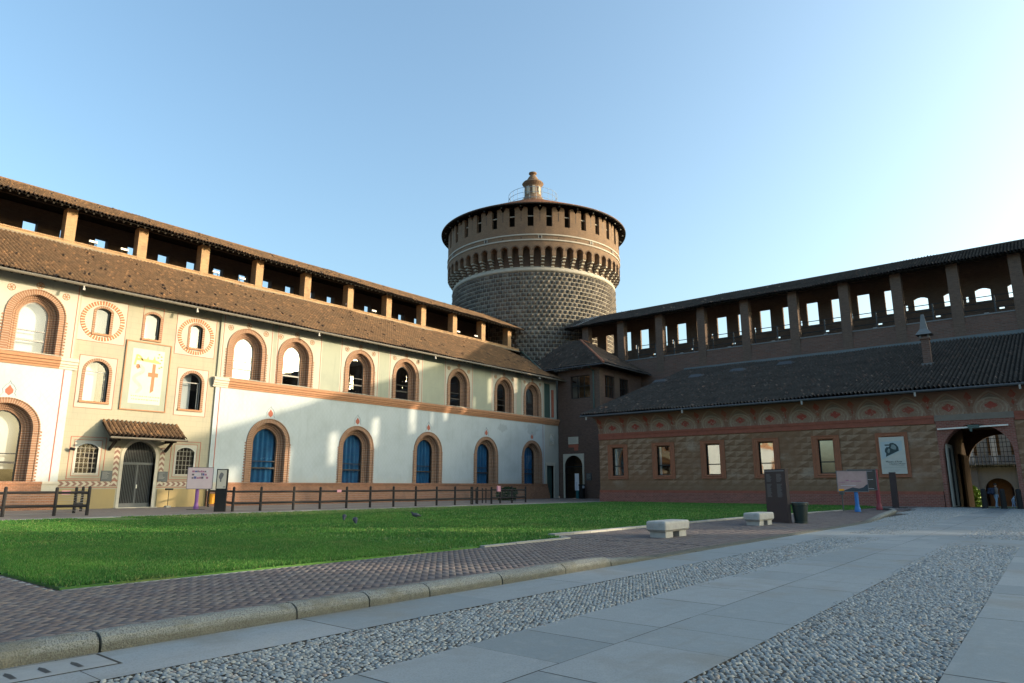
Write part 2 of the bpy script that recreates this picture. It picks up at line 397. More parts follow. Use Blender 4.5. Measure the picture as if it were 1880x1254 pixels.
WL = {}   # world location of every object built (parents carry no rotation)
def finish(me, name, mats, parent, loc, smooth):
    o = bpy.data.objects.new(name, me); COL.objects.link(o)
    for m in (mats if isinstance(mats, (list, tuple)) else [mats]): me.materials.append(MAT[m] if isinstance(m, str) else m)
    if parent is not None: o.parent = parent
    o.location = loc
    WL[o.name] = Vector(loc)+(WL[parent.name] if parent is not None else Vector((0, 0, 0)))
    if smooth: me.polygons.foreach_set('use_smooth', [True]*len(me.polygons))
    return o
def part(name, mb, mats, parent=None, loc=(0, 0, 0), smooth=False, local=False):
    """mesh part; vertices given in world space unless local"""
    base = Vector((0, 0, 0)) if local else (Vector(loc)+(WL[parent.name] if parent is not None else Vector((0, 0, 0))))
    me = bpy.data.meshes.new(name)
    me.from_pydata([(x-base.x, y-base.y, z-base.z) for x, y, z in mb.v], [], mb.f)
    if mb.uv:
        l = me.uv_layers.new(name='UVMap')
        for fi, uvs in mb.uv.items():
            p = me.polygons[fi]
            for k, li in enumerate(p.loop_indices): l.data[li].uv = uvs[k]
    me.update()
    return finish(me, name, mats, parent, loc, smooth)
def split(name, mb, mats, parent, reach=0.0, smooth=False):
    """one part for each connected piece (pieces whose boxes come within reach count as one)"""
    n = len(mb.v); par = list(range(n))
    def fd(a):
        while par[a] != a: par[a] = par[par[a]]; a = par[a]
        return a
    for f in mb.f:
        for k in f[1:]: par[fd(k)] = fd(f[0])
    seen = {}
    for k, v in enumerate(mb.v):
        key = tuple(round(c, 4) for c in v)
        if key in seen: par[fd(k)] = fd(seen[key])
        else: seen[key] = k
    gr = {}
    for fi, f in enumerate(mb.f): gr.setdefault(fd(f[0]), []).append(fi)
    G_ = list(gr.values())
    def bx(fs):
        P = [mb.v[k] for fi in fs for k in mb.f[fi]]; return [min(c[i] for c in P) for i in range(3)], [max(c[i] for c in P) for i in range(3)]
    if reach > 0:
        merged = True
        B = [bx(g_) for g_ in G_]
        while merged:
            merged = False
            for a in range(len(G_)):
                for b in range(a+1, len(G_)):
                    if all(B[a][0][i]-reach <= B[b][1][i] and B[b][0][i]-reach <= B[a][1][i] for i in range(3)):
                        G_[a] += G_[b]; B[a] = bx(G_[a]); del G_[b]; del B[b]; merged = True; break
                if merged: break
    out = []
    for fs in G_:
        m = MB()
        for fi in fs:
            i = m.vs([mb.v[k] for k in mb.f[fi]]) if False else None
            m.face([mb.v[k] for k in mb.f[fi]], mb.uv.get(fi))
        if True:
            idx = {}; v2 = []; f2 = []
            for f in m.f:
                ff = []
                for k in f:
                    key = tuple(round(c, 5) for c in m.v[k])
                    if key not in idx: idx[key] = len(v2); v2.append(m.v[k])
                    ff.append(idx[key])
                f2.append(ff)
            m.v, m.f = v2, f2
        out.append(part(name, m, mats, parent, smooth=smooth))
    return out
def fast(name, verts, faces, mats, parent=None, uv=None, smooth=False, loc=(0, 0, 0)):
    base = np.array(loc, float)+(np.array(WL[parent.name]) if parent is not None else 0)
    verts = np.asarray(verts, np.float64)-base; faces = np.asarray(faces, np.int32)
    me = bpy.data.meshes.new(name); k = faces.shape[1]
    me.vertices.add(len(verts)); me.vertices.foreach_set('co', verts.astype(np.float32).ravel())
    me.loops.add(faces.size); me.loops.foreach_set('vertex_index', faces.ravel())
    me.polygons.add(len(faces)); me.polygons.foreach_set('loop_start', np.arange(0, faces.size, k, dtype=np.int32))
    me.polygons.foreach_set('loop_total', np.full(len(faces), k, np.int32))
    if uv is not None:
        l = me.uv_layers.new(name='UVMap'); l.data.foreach_set('uv', np.asarray(uv, np.float32).ravel())
    me.update(calc_edges=True); me.validate()
    return finish(me, name, mats, parent, loc, smooth)
def thing(name, label, cat, loc=(0, 0, 0), group=None):
    o = bpy.data.objects.new(name, None); COL.objects.link(o); o.location = loc; o.empty_display_size = .3
    WL[o.name] = Vector(loc); return tag(o, label, cat, group)
def tag(o, label, cat, group=None):
    o['label'] = label; o['category'] = cat
    if group: o['group'] = group
    return o
def struct(o, kind='structure'): o['kind'] = kind; return o
def dup(o, loc, parent=None):
    """copy of an object with copies of its children, two levels down"""
    c = o.copy(); COL.objects.link(c); c.location = loc
    if parent is not None: c.parent = parent
    WL[c.name] = Vector(loc)+(WL[c.parent.name] if c.parent else Vector((0, 0, 0)))
    for ch in list(o.children):
        d = ch.copy(); COL.objects.link(d); d.parent = c; WL[d.name] = WL[c.name]+Vector(d.location)
        for gr in list(ch.children):
            e = gr.copy(); COL.objects.link(e); e.parent = d
    return c

def arch(hw, z0, zs, rise, n=16):
    """outline from (-hw, z0) up, over and down to (hw, z0): flat, round or pointed arch"""
    pts = [(-hw, z0)]
    ns = 4
    for k in range(1, ns): pts.append((-hw, z0+(zs-z0)*k/ns))
    if rise < hw-1e-4:
        R = (hw*hw+rise*rise)/(2*rise); a = math.asin(min(1, hw/R))
        for k in range(n+1):
            t = -a+2*a*k/n; pts.append((R*math.sin(t), zs+rise-R+R*math.cos(t)))
    else:
        c = (rise*rise-hw*hw)/(2*hw); r = hw+c; a = math.atan2(rise, c)
        left = [(c-r*math.cos(a*k/(n//2)), zs+r*math.sin(a*k/(n//2))) for k in range(n//2+1)]
        pts += left+[(-x, z) for x, z in reversed(left[:-1])]
    for k in range(ns-1, 0, -1): pts.append((hw, z0+(zs-z0)*k/ns))
    return pts+[(hw, z0)]

COURSE = .40
def tile_roof(name, org, du, dv, L, S, mat, parent, pitch=.30, keep=None, loc=(0, 0, 0), amp=1.0):
    """barrel tiles in courses: columns along du, courses up dv"""
    org, du, dv = (np.array(a, float) for a in (org, du, dv)); du /= np.linalg.norm(du); dv /= np.linalg.norm(dv)
    nn = np.cross(du, dv); nn /= np.linalg.norm(nn)
    if nn[2] < 0: nn = -nn
    nt = int(round(L/pitch)); nc = int(math.ceil(S/COURSE))
    ts = np.array([0, .1, .3, .5, .6, .8]); hs = np.array([0., .09, .14, .09, 0., -.07])*amp
    uu = (np.arange(nt)[:, None]+ts[None]).ravel(); hh = np.tile(hs, nt); tid = np.repeat(np.arange(nt), 6)
    jit = RNG.normal(0, .006, (nc, nt))+(RNG.uniform(0, 1, (nc, nt)) > .985)*.05; sag = .08*np.sin(uu*pitch*.31)+.05*np.sin(uu*pitch*.83+1)+.02*np.sin(uu*pitch*2.3)
    skew = RNG.normal(0, .008, (nc, nt))
    rows = []; vco = []
    for c in range(nc):
        for e, lift in ((0, .04), (1, 0.0)):
            v = min((c+e*1.03)*COURSE, S); h = hh+lift+jit[c][tid]+sag*.6
            p = org[None]+du[None]*(uu[:, None]*pitch+skew[c][tid][:, None]*(1-e))+dv[None]*v+nn[None]*h[:, None]
            rows.append(p); vco.append(c+.02+.96*e)
    n = len(uu); P = np.concatenate(rows); nr = len(rows)
    i = np.arange(nr-1)[:, None]; j = np.arange(n-1)[None]
    q = np.stack([i*n+j, i*n+j+1, (i+1)*n+j+1, (i+1)*n+j], -1).reshape(-1, 4)
    uq = np.stack([np.broadcast_to(uu[j]+0*i, (nr-1, n-1))+.001, np.broadcast_to(uu[j]+.05+0*i, (nr-1, n-1))], -1)
    vc = np.array(vco); v0 = vc[i]+0.0*j; v1 = np.where((np.arange(nr-1) % 2 == 0)[:, None], vc[np.arange(1, nr)][:, None]+0.0*j, v0+.01)
    u0, u1 = uq[..., 0], uq[..., 1]
    uvs = np.stack([np.stack([u0, v0], -1), np.stack([u1, v0], -1), np.stack([u1, v1], -1), np.stack([u0, v1], -1)], 2).reshape(-1, 4, 2)
    if keep is not None:
        ctr = P[q].mean(1); ul = (ctr-org) @ du; vl = (ctr-org) @ dv; k = keep(ul, vl, ctr); q = q[k]; uvs = uvs[k]
    return fast(name, P, q, mat, parent, uvs.reshape(-1, 2), False, loc)

# ------------------------------------------------------------------ LEFT WING (faces +X)
XL = -51.3
wing = thing('plastered_wing', 'long white and cream plastered castle wing with brick arched windows and blue curtains', 'building', (XL, 0, 0))
fy = lambda X: (lambda a, b, d: (X+d, a, b))          # (along Y, up, outward)
UP = [13.61, 28.42, 32.93, 39.83, 45.58, 53.2, 60.9, 66.3]; UPX = [4.7, -.6, -6, -13, -20, -27, -34, -41, -48]
LO = [12.78, 30.92, 39.85, 48.88, 57.8, 66.16]; LOX = [3.85, -5.1, -14, -23, -32, -41, -50]
def win_prof(hw, z0, zs, rise, prof, kz=1.0):
    return [[(d, a, b) for a, b in arch(hw+o, z0, zs, rise+o*kz)] for o, d in prof]
PROF = [(0, -.72), (0, -.52), (.10, -.48), (.17, -.40), (.25, -.42), (.27, -.34), (.34, -.28), (.42, -.31), (.43, -.1), (.50, -.03), (.48, .035), (.80, .035), (.81, .08), (.88, .08), (.88, -.03)]
def make_window(kind):
    """origin at the middle of the sill on the wall plane"""
    if kind == 'upper': hw, zs, rise, curtain = .84, 2.42, 1.0, None
    else: hw, zs, rise, curtain = 1.08, 3.2, 1.19, 'blue'
    mb = MB(); mb.sweep(win_prof(hw, 0, zs, rise, PROF, .86))
    w = part('arched_window', mb, 'voussoir', wing, local=True)
    for s in (-1, 1):
        t = MB(); k = 0; ya, yb = sorted((s*(hw+.80), s*(hw+.875))); t.box(-.02, .036, ya, yb, .02, zs-.02)
        while k*.215 < zs-.15:
            y0 = s*(hw+.87); t.box(-.02, .04, min(y0, y0+s*.13), max(y0, y0+s*.13), k*.215+.02, k*.215+.125); k += 1
        part('quoin_bricks', t, 'brick_left', w, local=True)
    b = MB(); b.box(-.69, .0, -hw-.5, hw+.5, -.06, 0.0); part('sill', b, 'terracotta', w, local=True)
    fr = MB(); o = arch(hw, 0, zs, rise); i = arch(hw-.07, .07, zs, rise-.07)
    fr.sweep([[(-.66, a, c) for a, c in o], [(-.6, a, c) for a, c in o], [(-.6, a, c) for a, c in i], [(-.66, a, c) for a, c in i]])
    zz = (zs*.62, zs*.36) if kind == 'upper' else (zs*.5+.1, zs*.36)
    for z, th in zip(zz, (.06, .12)): fr.box(-.68, -.58, -hw+.01, hw-.01, z-th/2, z+th/2)
    part('frame', fr, 'frame_grey' if kind == 'upper' else 'frame_dark', w, local=True)
    gl = MB(); gl.face([(-.65, a, c) for a, c in arch(hw, 0, zs, rise)])
    part('pane', gl, 'glass' if kind == 'upper' else 'glass_dim', w, local=True)
    if curtain:
        cb = MB(); n = 60; A = [-hw-.1+(2*hw+.2)*k/n for k in range(n+1)]
        zt = zs+rise+.1
        for k in range(n):
            d0, d1 = (-.86-.07*math.sin(q*11+1.5*math.sin(q*2.3)) for q in (A[k], A[k+1]))
            cb.face([(d0, A[k], -.1), (d1, A[k+1], -.1), (d1, A[k+1], zt), (d0, A[k], zt)])
        part('curtain', cb, 'curtain_blue', w, local=True, smooth=True)
        # painted brick-red leaf finial over the arch
        og = MB(); zt = zs+rise+.95*.86
        og.prism([(0, zt+.05), (.2, zt+.22), (.22, zt+.42), (.1, zt+.56), (0, zt+.72), (-.1, zt+.56), (-.22, zt+.42), (-.2, zt+.22)], fy(0), .001, .008)
        og2 = part('finial', og, 'paint_red', w, local=True)
        ol = MB()
        P0 = [(0.42, zt+.02), (.3, zt+.2), (.36, zt+.45), (.2, zt+.72), (.06, zt+.82), (0, zt+.98), (-.06, zt+.82), (-.2, zt+.72), (-.36, zt+.45), (-.3, zt+.2), (-.42, zt+.02)]
        ol.tube([(.004, a, c) for a, c in P0], .018, 5); part('finial_outline', ol, 'paint_blue', w, local=True)
    return w, (hw+.5, zs, rise+.5*.86)
def hole(c, z0, spec, n=16): return [(c+a, z0+b) for a, b in arch(spec[0], 0, spec[1], spec[2], n)]
wu, SU = make_window('upper'); wl_, SLo = make_window('lower')
ZU, ZL = 9.93, 1.8
wu.location = (0, UP[0], ZU); wl_.location = (0, LO[0], ZL); WL[wu.name] = Vector((XL, UP[0], ZU)); WL[wl_.name] = Vector((XL, LO[0], ZL))
uppers = [wu]+[dup(wu, (0, y, ZU)) for y in UP[1:]+UPX]; lowers = [wl_]+[dup(wl_, (0, y, ZL)) for y in LO[1:]+LOX]
# blinds behind some upper panes, brighter reflecting glass in others
def blind(w, hw, zt, zb=0.0):
    b = MB(); b.box(-1.17, -1.15, -hw, hw, zb, zt)
    part('blind', b, 'blind', w, local=True)
blind(uppers[0], 1.3, 3.8); blind(uppers[1], 1.3, 3.8, .28); blind(lowers[0], 1.6, 4.8, .75)
for w in (lowers[0],):
    for ch in list(w.children):
        if ch.name.startswith(('curtain',)): bpy.data.objects.remove(ch)
for w, gname in ((uppers[0], 'glass_dim'), (uppers[1], 'glass_mid'), (uppers[2], 'glass_bright'), (uppers[3], 'glass_mid')):
    for ch in w.children:
        if ch.name.startswith('pane'):
            ch.data = ch.data.copy(); ch.data.materials[0] = MAT[gname]
for w in uppers[3:]:
    for ch in w.children:
        if ch.name.startswith('frame'): ch.data = ch.data.copy(); ch.data.materials[0] = MAT['frame_dark']

Y0, YM0, YM1, YE, YC = -60.0, 16.1, 26.05, 68.75, 71.7
lo = MB(); up = MB()
inr = lambda L_, a, b: [y for y in L_ if a < y < b]
for a, b in ((Y0, YM0), (YM1, YE)):
    lo.holed([(a, 1.78), (b, 1.78), (b, 9.1), (a, 9.1)], [hole(y, ZL, SLo) for y in inr(LO+LOX, a, b)], fy(XL), 0, -.5)
    up.holed([(a, 9.5), (b, 9.5), (b, 15.2), (a, 15.2)], [hole(y, ZU, SU) for y in inr(UP+UPX, a, b)], fy(XL), 0, -.5)
split('white_wall', lo, 'white_scale', wing, .01); split('upper_wall', up, 'ochre_plaster', wing, .01)
# end strip next to the corner block with the small door
em = MB(); em.holed([(YE, 0), (YC, 0), (YC, 9.1), (YE, 9.1)], [[(69.05, .02), (70.55, .02), (70.55, 4.0), (69.05, 4.0)]], fy(XL), -.03, -.5)
em.holed([(YE, 9.5), (YC, 9.5), (YC, 15.2), (YE, 15.2)], [], fy(XL), -.25)
part('end_wall', em, 'grey_plaster', wing)
# cream panels round the upper windows
ro = MB(); pn = MB(); ln = MB(); XP = XL+.006
def vstrip(mb, y, z0, z1, w=.05, x=None): mb.box(XL-.01, (x or XL+.014), y-w/2, y+w/2, z0, z1)
for a, b in ((10.9, 16.0), (26.2, 30.68), (31.0, 35.55), (37.55, 42.1), (43.35, 47.9), (51.0, 55.5), (58.6, 63.2), (64.1, 68.6)):
    hs = [hole(y, ZU, (SU[0]+.3, SU[1], SU[2]+.28)) for y in inr(UP, a, b)]
    pn.holed([(a, 9.87), (b, 9.87), (b, 14.9), (a, 14.9)], [], fy(XL), .006) if not hs else pn.holed([(a, 9.9), (b, 9.9), (b, 14.9), (a, 14.9)], [[(p, max(q, 9.95)) for p, q in h] for h in hs], fy(XL), .006)
    for y in (a+.12, b-.12): vstrip(ln, y, 9.87, 14.9, .045)
    for c in inr(UP, a, b):   # small painted roses in the spandrels
        for s in (-1, 0, 1):
            yy, zz = c+s*1.55, 13.95+(.42 if s == 0 else 0)
            ro.tube([(XL+.008, yy+.21*math.cos(t*PI/8), zz+.21*math.sin(t*PI/8)) for t in range(17)], .022, 4, False)
            for t in range(6): ro.beam((XL+.008, yy, zz), (XL+.008, yy+.19*math.cos(t*PI/3), zz+.19*math.sin(t*PI/3)), .05, .016, (1, 0, 0))
split('painted_panel', pn, 'cream', wing); split('painted_rose', ro, 'terracotta_pale', wing, .3)
for y in (15.62, 26.42): vstrip(ln, y, 1.8, 9.05, .06)
vstrip(ln, 68.4, 1.8, 9.05, .05)
split('painted_line', ln, 'paint_red', wing)
# brick plinth, string course, cornice
pl = MB()
for a, b in ((Y0, 15.2), (26.9, 69.0)): pl.box(XL-.5, XL+.14, a, b, -.3, 1.62); pl.box(XL-.5, XL+.2, a, b, 1.62, 1.78)
for a, b in ((15.2, YM0), (YM1, 26.9)): pl.box(XL-.5, XL+.14, a, b, -.3, 1.15)
for k in range(5): pl.box(XL-.3, XL+.14+.0*k, 69.0+.12*k, 69.0+.12*(k+1), -.3, 1.62-.3*k)
split('brick_plinth', pl, 'brick_left', wing, .02)
pw = MB()
for a, b in ((15.2, YM0), (YM1, 26.9)): pw.box(XL-.5, XL+.145, a, b, 1.15, 1.62); pw.box(XL-.5, XL+.205, a, b, 1.62, 1.785)
split('plinth_end', pw, 'sandstone', wing, .02)
st = MB(); PS = [(-.02, 9.08), (.06, 9.08), (.06, 9.22), (.12, 9.24), (.14, 9.36), (.2, 9.4), (.2, 9.56), (.27, 9.6), (.27, 9.74), (.1, 9.86), (-.02, 9.88)]
for a, b in ((Y0, 15.3), (27.0, YC)): st.prism(PS, lambda p, q, d: (XL+p, d, q), a, b)
split('string_course', st, 'terracotta_pale', wing)
sw = MB()
for a, b in ((15.3, YM0+.25), (YM1-.25, 27.0)): sw.prism(PS, lambda p, q, d: (XL+p, d, q), a, b)
split('string_end', sw, 'sandstone', wing)

# ---- entrance bay (slightly recessed)
XM = XL-.12; my = fy(XM)
def seg(c, z0, hw, zs, rise): return [(c+a, b) for a, b in arch(hw, z0, zs, rise, 12)]
OC = [17.6, 24.2]; AR = [17.66, 24.25]; GW = [17.68, 24.26]; DC = 21.07
holes = [seg(c, 11.85, .47, 13.45, .2) for c in OC]+[seg(20.92, 12.0, .53, 13.65, .24)]+[seg(c, 7.15, .74, 9.2, .72) for c in AR]+[seg(c, 2.36, .66, 4.0, .3) for c in GW]+[seg(DC, .02, 1.08, 3.52, 1.08)]
ew = MB(); ew.holed([(YM0, 0), (YM1, 0), (YM1, 15.2), (YM0, 15.2)], holes, my, 0, -.4)
for y in (YM0, YM1): ew.face([(XM, y, 0), (XL, y, 0), (XL, y, 15.2), (XM, y, 15.2)])
part('entrance_wall', ew, 'painted_ashlar', wing)
yp = MB(); 
for a, b in ((YM0+.01, DC-1.4), (DC+1.4, YM1-.01)): yp.box(XM-.2, XM+.05, a, b, -.3, 1.3)
split('yellow_plinth', yp, 'yellow_plinth', wing)
ch = MB()
def chev(a, b, z0, z1, vert=False):
    d = .012
    if not vert: ch.face([(XM+d, a, z0), (XM+d, b, z0), (XM+d, b, z1), (XM+d, a, z1)], [(a, 0), (b, 0), (b, .3), (a, .3)])
    else: ch.face([(XM+d, a, z0), (XM+d, b, z0), (XM+d, b, z1), (XM+d, a, z1)], [(z0, 0), (z0, .3), (z1, .3), (z1, 0)])
chev(16.15, 19.35, 1.5, 1.8); chev(22.85, 26.0, 1.5, 1.8); chev(19.36, 19.72, 1.5, 4.2, True); chev(22.42, 22.78, 1.5, 4.2, True)
split('chevron_band', ch, 'chevron', wing)
tl = MB()
for a, b in ((16.15, 19.9), (22.25, 26.0)):
    for z in (1.42, 1.86): tl.box(XM-.01, XM+.016, a, b, z-.02, z+.02)
def rectline(mb, a, b, z0, z1, w=.04, d=.016):
    mb.box(XM-.01, XM+d, a, b, z0, z0+w); mb.box(XM-.01, XM+d, a, b, z1-w, z1)
    mb.box(XM-.01, XM+d, a, a+w, z0+w, z1-w); mb.box(XM-.01, XM+d, b-w, b, z0+w, z1-w)
for c in GW: rectline(tl, c-1.1, c+1.1, 1.95, 4.75); rectline(tl, c-.85, c+.85, 2.15, 4.55, .03)
for c in AR: rectline(tl, c-1.2, c+1.2, 6.65, 10.25, .03)
for c in OC: rectline(tl, c-1.55, c+1.55, 11.22, 14.3, .03)
rectline(tl, 20.2, 21.66, 11.85, 14.4, .03)
split('painted_border', tl, 'paint_red', wing, .35)
sqr = MB()
for c in OC:
    cir = [(c+1.42*math.cos(2*PI*k/40), 12.75+1.42*math.sin(2*PI*k/40)) for k in range(40)]
    sqr.holed([(c-1.52, 11.25), (c+1.52, 11.25), (c+1.52, 14.27), (c-1.52, 14.27)], [cir], my, .006)
    cir2 = [(c+1.13*math.cos(2*PI*k/40), 12.75+1.13*math.sin(2*PI*k/40)) for k in range(40)]
    sqr.holed(cir2, [seg(c, 11.72, .66, 13.47, .36)], my, .006)
for c in AR: sqr.holed([(c-1.16, 6.7), (c+1.16, 6.7), (c+1.16, 10.2), (c-1.16, 10.2)], [seg(c, 7.0, .9, 9.2, .9)], my, .006)
for c in GW: sqr.holed([(c-.82, 2.2), (c+.82, 2.2), (c+.82, 4.5), (c-.82, 4.5)], [seg(c, 2.3, .7, 4.0, .34)], my, .006)
split('pale_surround', sqr, 'cream', wing)
for c in OC:
    oc = MB(); P = []
    for r, d in ((1.14, 0.0), (1.14, .03), (1.41, .03), (1.41, 0.0)): P.append([(XM+d, c+r*math.cos(2*PI*k/48), 12.75+r*math.sin(2*PI*k/48)) for k in range(49)])
    oc.sweep(P); part('oculus_ring', oc, 'oculus_brick', wing)
def small_window(c, z0, hw, zs, rise, ring, dark=False, blindz=True):
    """brick-framed window of the entrance bay"""
    mb = MB(); P = []
    for o, d in ((0, -.36), (0, -.02), (0, .03), (ring, .03), (ring, 0.0)):
        P.append([(XM+d, c+a, b) for a, b in arch(hw+o, z0, zs, rise+o, 12)])
    mb.sweep(P); w = part('small_window', mb, 'voussoir', wing, loc=(XM-XL, c, z0))
    s = MB(); s.box(XM-.35, XM+.1, c-hw-ring, c+hw+ring, z0-.14, z0); part('sill', s, 'terracotta_pale', w)
    fr = MB(); o = arch(hw, z0, zs, rise, 12); i = arch(hw-.06, z0+.06, zs, max(rise-.06, .05), 12)
    fr.sweep([[(XM+d, c+a, b) for a, b in pth] for d, pth in ((-.32, o), (-.26, o), (-.26, i), (-.32, i))])
    if hw > .6: fr.box(XM-.32, XM-.26, c-hw, c+hw, zs-.03, zs+.03); fr.box(XM-.32, XM-.26, c+hw-.2, c+hw-.15, z0, zs)
    part('frame', fr, 'frame_grey', w)
    g = MB(); g.face([(XM-.3, c+a, b) for a, b in arch(hw, z0, zs, rise, 12)]); part('pane', g, 'glass_dim', w)
    b = MB(); b.box(XM-.82, XM-.8, c-hw-.3, c+(hw*.35 if hw > .6 else hw+.1), z0-.05, zs+rise+.05); part('blind', b, 'blind', w)
for c in OC: small_window(c, 11.85, .47, 13.45, .2, .17)
small_window(20.92, 12.0, .53, 13.65, .24, .17)
for c in AR: small_window(c, 7.15, .74, 9.2, .72, .2)
for c in GW:
    mb = MB(); P = [[(XM+d, c+a, b) for a, b in arch(.66+o, 2.36, 4.0, .3+o, 12)] for o, d in ((0, -.3), (0, 0.0), (0, .02), (.08, .02), (.08, 0))]
    mb.sweep(P); w = part('barred_window', mb, 'paint_white', wing, loc=(XM-XL, c, 2.36))
    gr = MB()
    for k in range(1, 5): gr.box(XM-.1, XM-.075, c-.66+k*.264-.015, c-.66+k*.264+.015, 2.36, 4.28-.06*abs(k-2.5))
    for k in range(1, 6): gr.box(XM-.12, XM-.095, c-.66, c+.66, 2.36+k*.33-.015, 2.36+k*.33+.015)
    part('window_grille', gr, 'bars_light', w)
    g = MB(); g.face([(XM-.28, c+a, b) for a, b in arch(.66, 2.36, 4.0, .3, 12)]); part('pane', g, 'glass_dark', w)
    s = MB(); s.box(XM-.29, XM+.06, c-.68, c+.68, 2.3, 2.36); part('sill', s, 'sandstone', w)
    s = MB(); s.box(XM-.5, XM-.46, c-.8, c+.8, 2.2, 4.5); part('dark_backing', s, 'room', w)  # dark sheet added behind the bars to keep the panes dark
# door
mb = MB(); mb.sweep([[(XM+d, DC+a, b) for a, b in arch(1.08+o, .02, 3.52, 1.08+o)] for o, d in ((0, -.45), (0, .02), (.2, .02), (.2, -.01))])
dr = part('arched_door', mb, 'sandstone', wing, loc=(XM-XL, DC, 0))
lf = MB()
for s in (-1, 1): lf.box(XM-.42, XM-.36, DC+min(s*.03, s*1.07), DC+max(s*.03, s*1.07), .05, 3.0)
lf.prism([(DC+a, b) for a, b in arch(1.07, 3.08, 3.52, 1.07)], my, -.44, -.43)
part('door_leaf', lf, 'iron', dr)
gb = MB()
for k in range(-9, 10):
    y = k*.108; zt = 3.5+math.sqrt(max(0, 1.05**2-y*y)); gb.box(XM-.3, XM-.275, DC+y-.013, DC+y+.013, .3, zt)
gb.box(XM-.31, XM-.26, DC-1.07, DC+1.07, 2.98, 3.14); gb.box(XM-.31, XM-.26, DC-1.07, DC+1.07, .04, .34); gb.box(XM-.32, XM-.25, DC-.05, DC+.05, .34, 2.98)
part('door_grille', gb, 'iron_grey', dr)
hd = MB(); hd.box(XM-.26, XM-.2, DC+.03, DC+.09, 1.35, 1.6); part('handle', hd, 'lamp_white', dr)
sp = MB(); sp.box(XM-.3, XM+.35, DC-1.35, DC+1.35, -.1, .06); part('door_step', sp, 'sandstone', wing)
# canopy over the door
cs = MB(); cs.prism([(XM, 5.83), (XM, 5.72), (-49.66, 4.62), (-49.66, 4.73)], lambda p, q, d: (p, d, q), 18.36, 23.36)
cnp = part('door_canopy', cs, 'dark_wood', wing)
dv = np.array([XM+.02+49.62, 0, 5.9-4.78]); S = np.linalg.norm(dv)
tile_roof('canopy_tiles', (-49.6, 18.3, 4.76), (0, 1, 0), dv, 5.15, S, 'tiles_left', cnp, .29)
cg = MB(); cg.tube([(-49.55, 18.3, 4.68), (-49.55, 23.45, 4.68)], .075, 8); part('canopy_gutter', cg, 'gutter_metal', cnp)
cb = MB()
for y in (19.0, 22.75):
    cb.beam((XM, y, 4.62), (-49.9, y, 4.62), .16, .2); cb.beam((XM, y, 3.95), (-50.4, y, 4.55), .14, .16)
split('canopy_bracket', cb, 'dark_wood', cnp, .05)
# painted coat of arms panel over the door
pq = MB(); pq.box(XM-.05, XM+.05, 19.28, 22.45, 6.75, 11.73); plq = part('painted_plaque', pq, 'ochre_plaster', wing)
pf = MB()
for a, b, c, d in ((19.28, 22.45, 6.75, 6.83), (19.28, 22.45, 11.65, 11.73), (19.28, 19.36, 6.83, 11.65), (22.37, 22.45, 6.83, 11.65)): pf.box(XM+.045, XM+.09, a, b, c, d)
part('plaque_border', pf, 'terracotta_pale', plq)
pi = MB(); pi.box(XM+.045, XM+.058, 19.78, 21.98, 7.25, 11.2); part('plaque_field', pi, 'paint_white', plq)
def flat(pts, mat, name, d0=.058, d1=.064):
    m = MB(); m.prism(pts, my, d0, d1); return part(name, m, mat, plq)
MAT['faded_red'] = plain('faded_red', (.44, .17, .09), .9, .2); MAT['faded_grey'] = plain('faded_grey', (.36, .37, .34), .9, .2)
MAT['faded_yellow'] = plain('faded_yellow', (.48, .40, .15), .9, .2); MAT['faded_green'] = plain('faded_green', (.25, .29, .12), .9, .2)
flat([(21.22, 10.2), (21.44, 10.2), (21.44, 9.55), (21.66, 9.55), (21.66, 9.25), (21.44, 9.25), (21.44, 8.25), (21.2, 8.05), (21.22, 9.25), (20.96, 9.25), (20.96, 9.55), (21.22, 9.55)], 'faded_red', 'red_cross')
def ribbon(pts, w, mat, name):
    L_, R_ = [], []
    for k, p in enumerate(pts):
        a = Vector(pts[max(k-1, 0)]); b = Vector(pts[min(k+1, len(pts)-1)]); t = (b-a).normalized(); ww = w*(1 if k < len(pts)-3 else (len(pts)-1-k)/3+.15)
        L_.append((p[0]-t.y*ww, p[1]+t.x*ww)); R_.append((p[0]+t.y*ww, p[1]-t.x*ww))
    m = MB()
    for k in range(len(pts)-1):
        m.face([(XM+.064, *q) for q in (L_[k], R_[k], R_[k+1], L_[k+1])])
    part(name, m, mat, plq)
ribbon([(20.3+.28*math.sin(t*.75)*(1.15-.06*t/2), 10.0-t*.155) for t in np.linspace(0, 13, 40)], .12, 'faded_grey', 'serpent')
flat([(20.1, 10.05), (20.28, 10.1), (20.36, 9.85), (20.22, 9.7), (20.08, 9.85)], 'faded_red', 'serpent_head')
ribbon([(19.98+.01*t, 10.0+.75*math.sin(t/20*PI*.62)) if t < 10 else (20.08+(t-10)*.045, 10.72-.004*(t-10)**2) for t in range(0, 21)], .07, 'faded_yellow', 'helm_plume')
flat([(20.1, 10.35), (21.65, 10.25), (21.65, 10.42), (21.38, 10.5), (21.3, 10.8), (21.2, 10.48), (20.9, 10.5), (20.85, 10.72), (20.75, 10.5), (20.1, 10.52)], 'faded_yellow', 'crown')
lv = MB()
for (y, z) in ((21.6, 10.95), (21.78, 10.8), (21.55, 10.7), (21.8, 10.55), (21.72, 10.3), (21.84, 10.05), (21.7, 9.95)):
    lv.prism([(y-.1, z), (y, z+.07), (y+.1, z), (y, z-.07)], my, .058, .063)
part('leaves', lv, 'faded_green', plq)
tx = MB()
for z, w in ((7.75, .0), (7.52, .06)):
    y = 19.95+w
    while y < 21.85: L_ = random.uniform(.05, .16); tx.box(XM+.057, XM+.061, y, y+L_, z, z+.07); y += L_+.06
part('faded_inscription', tx, 'faded_yellow', plq)
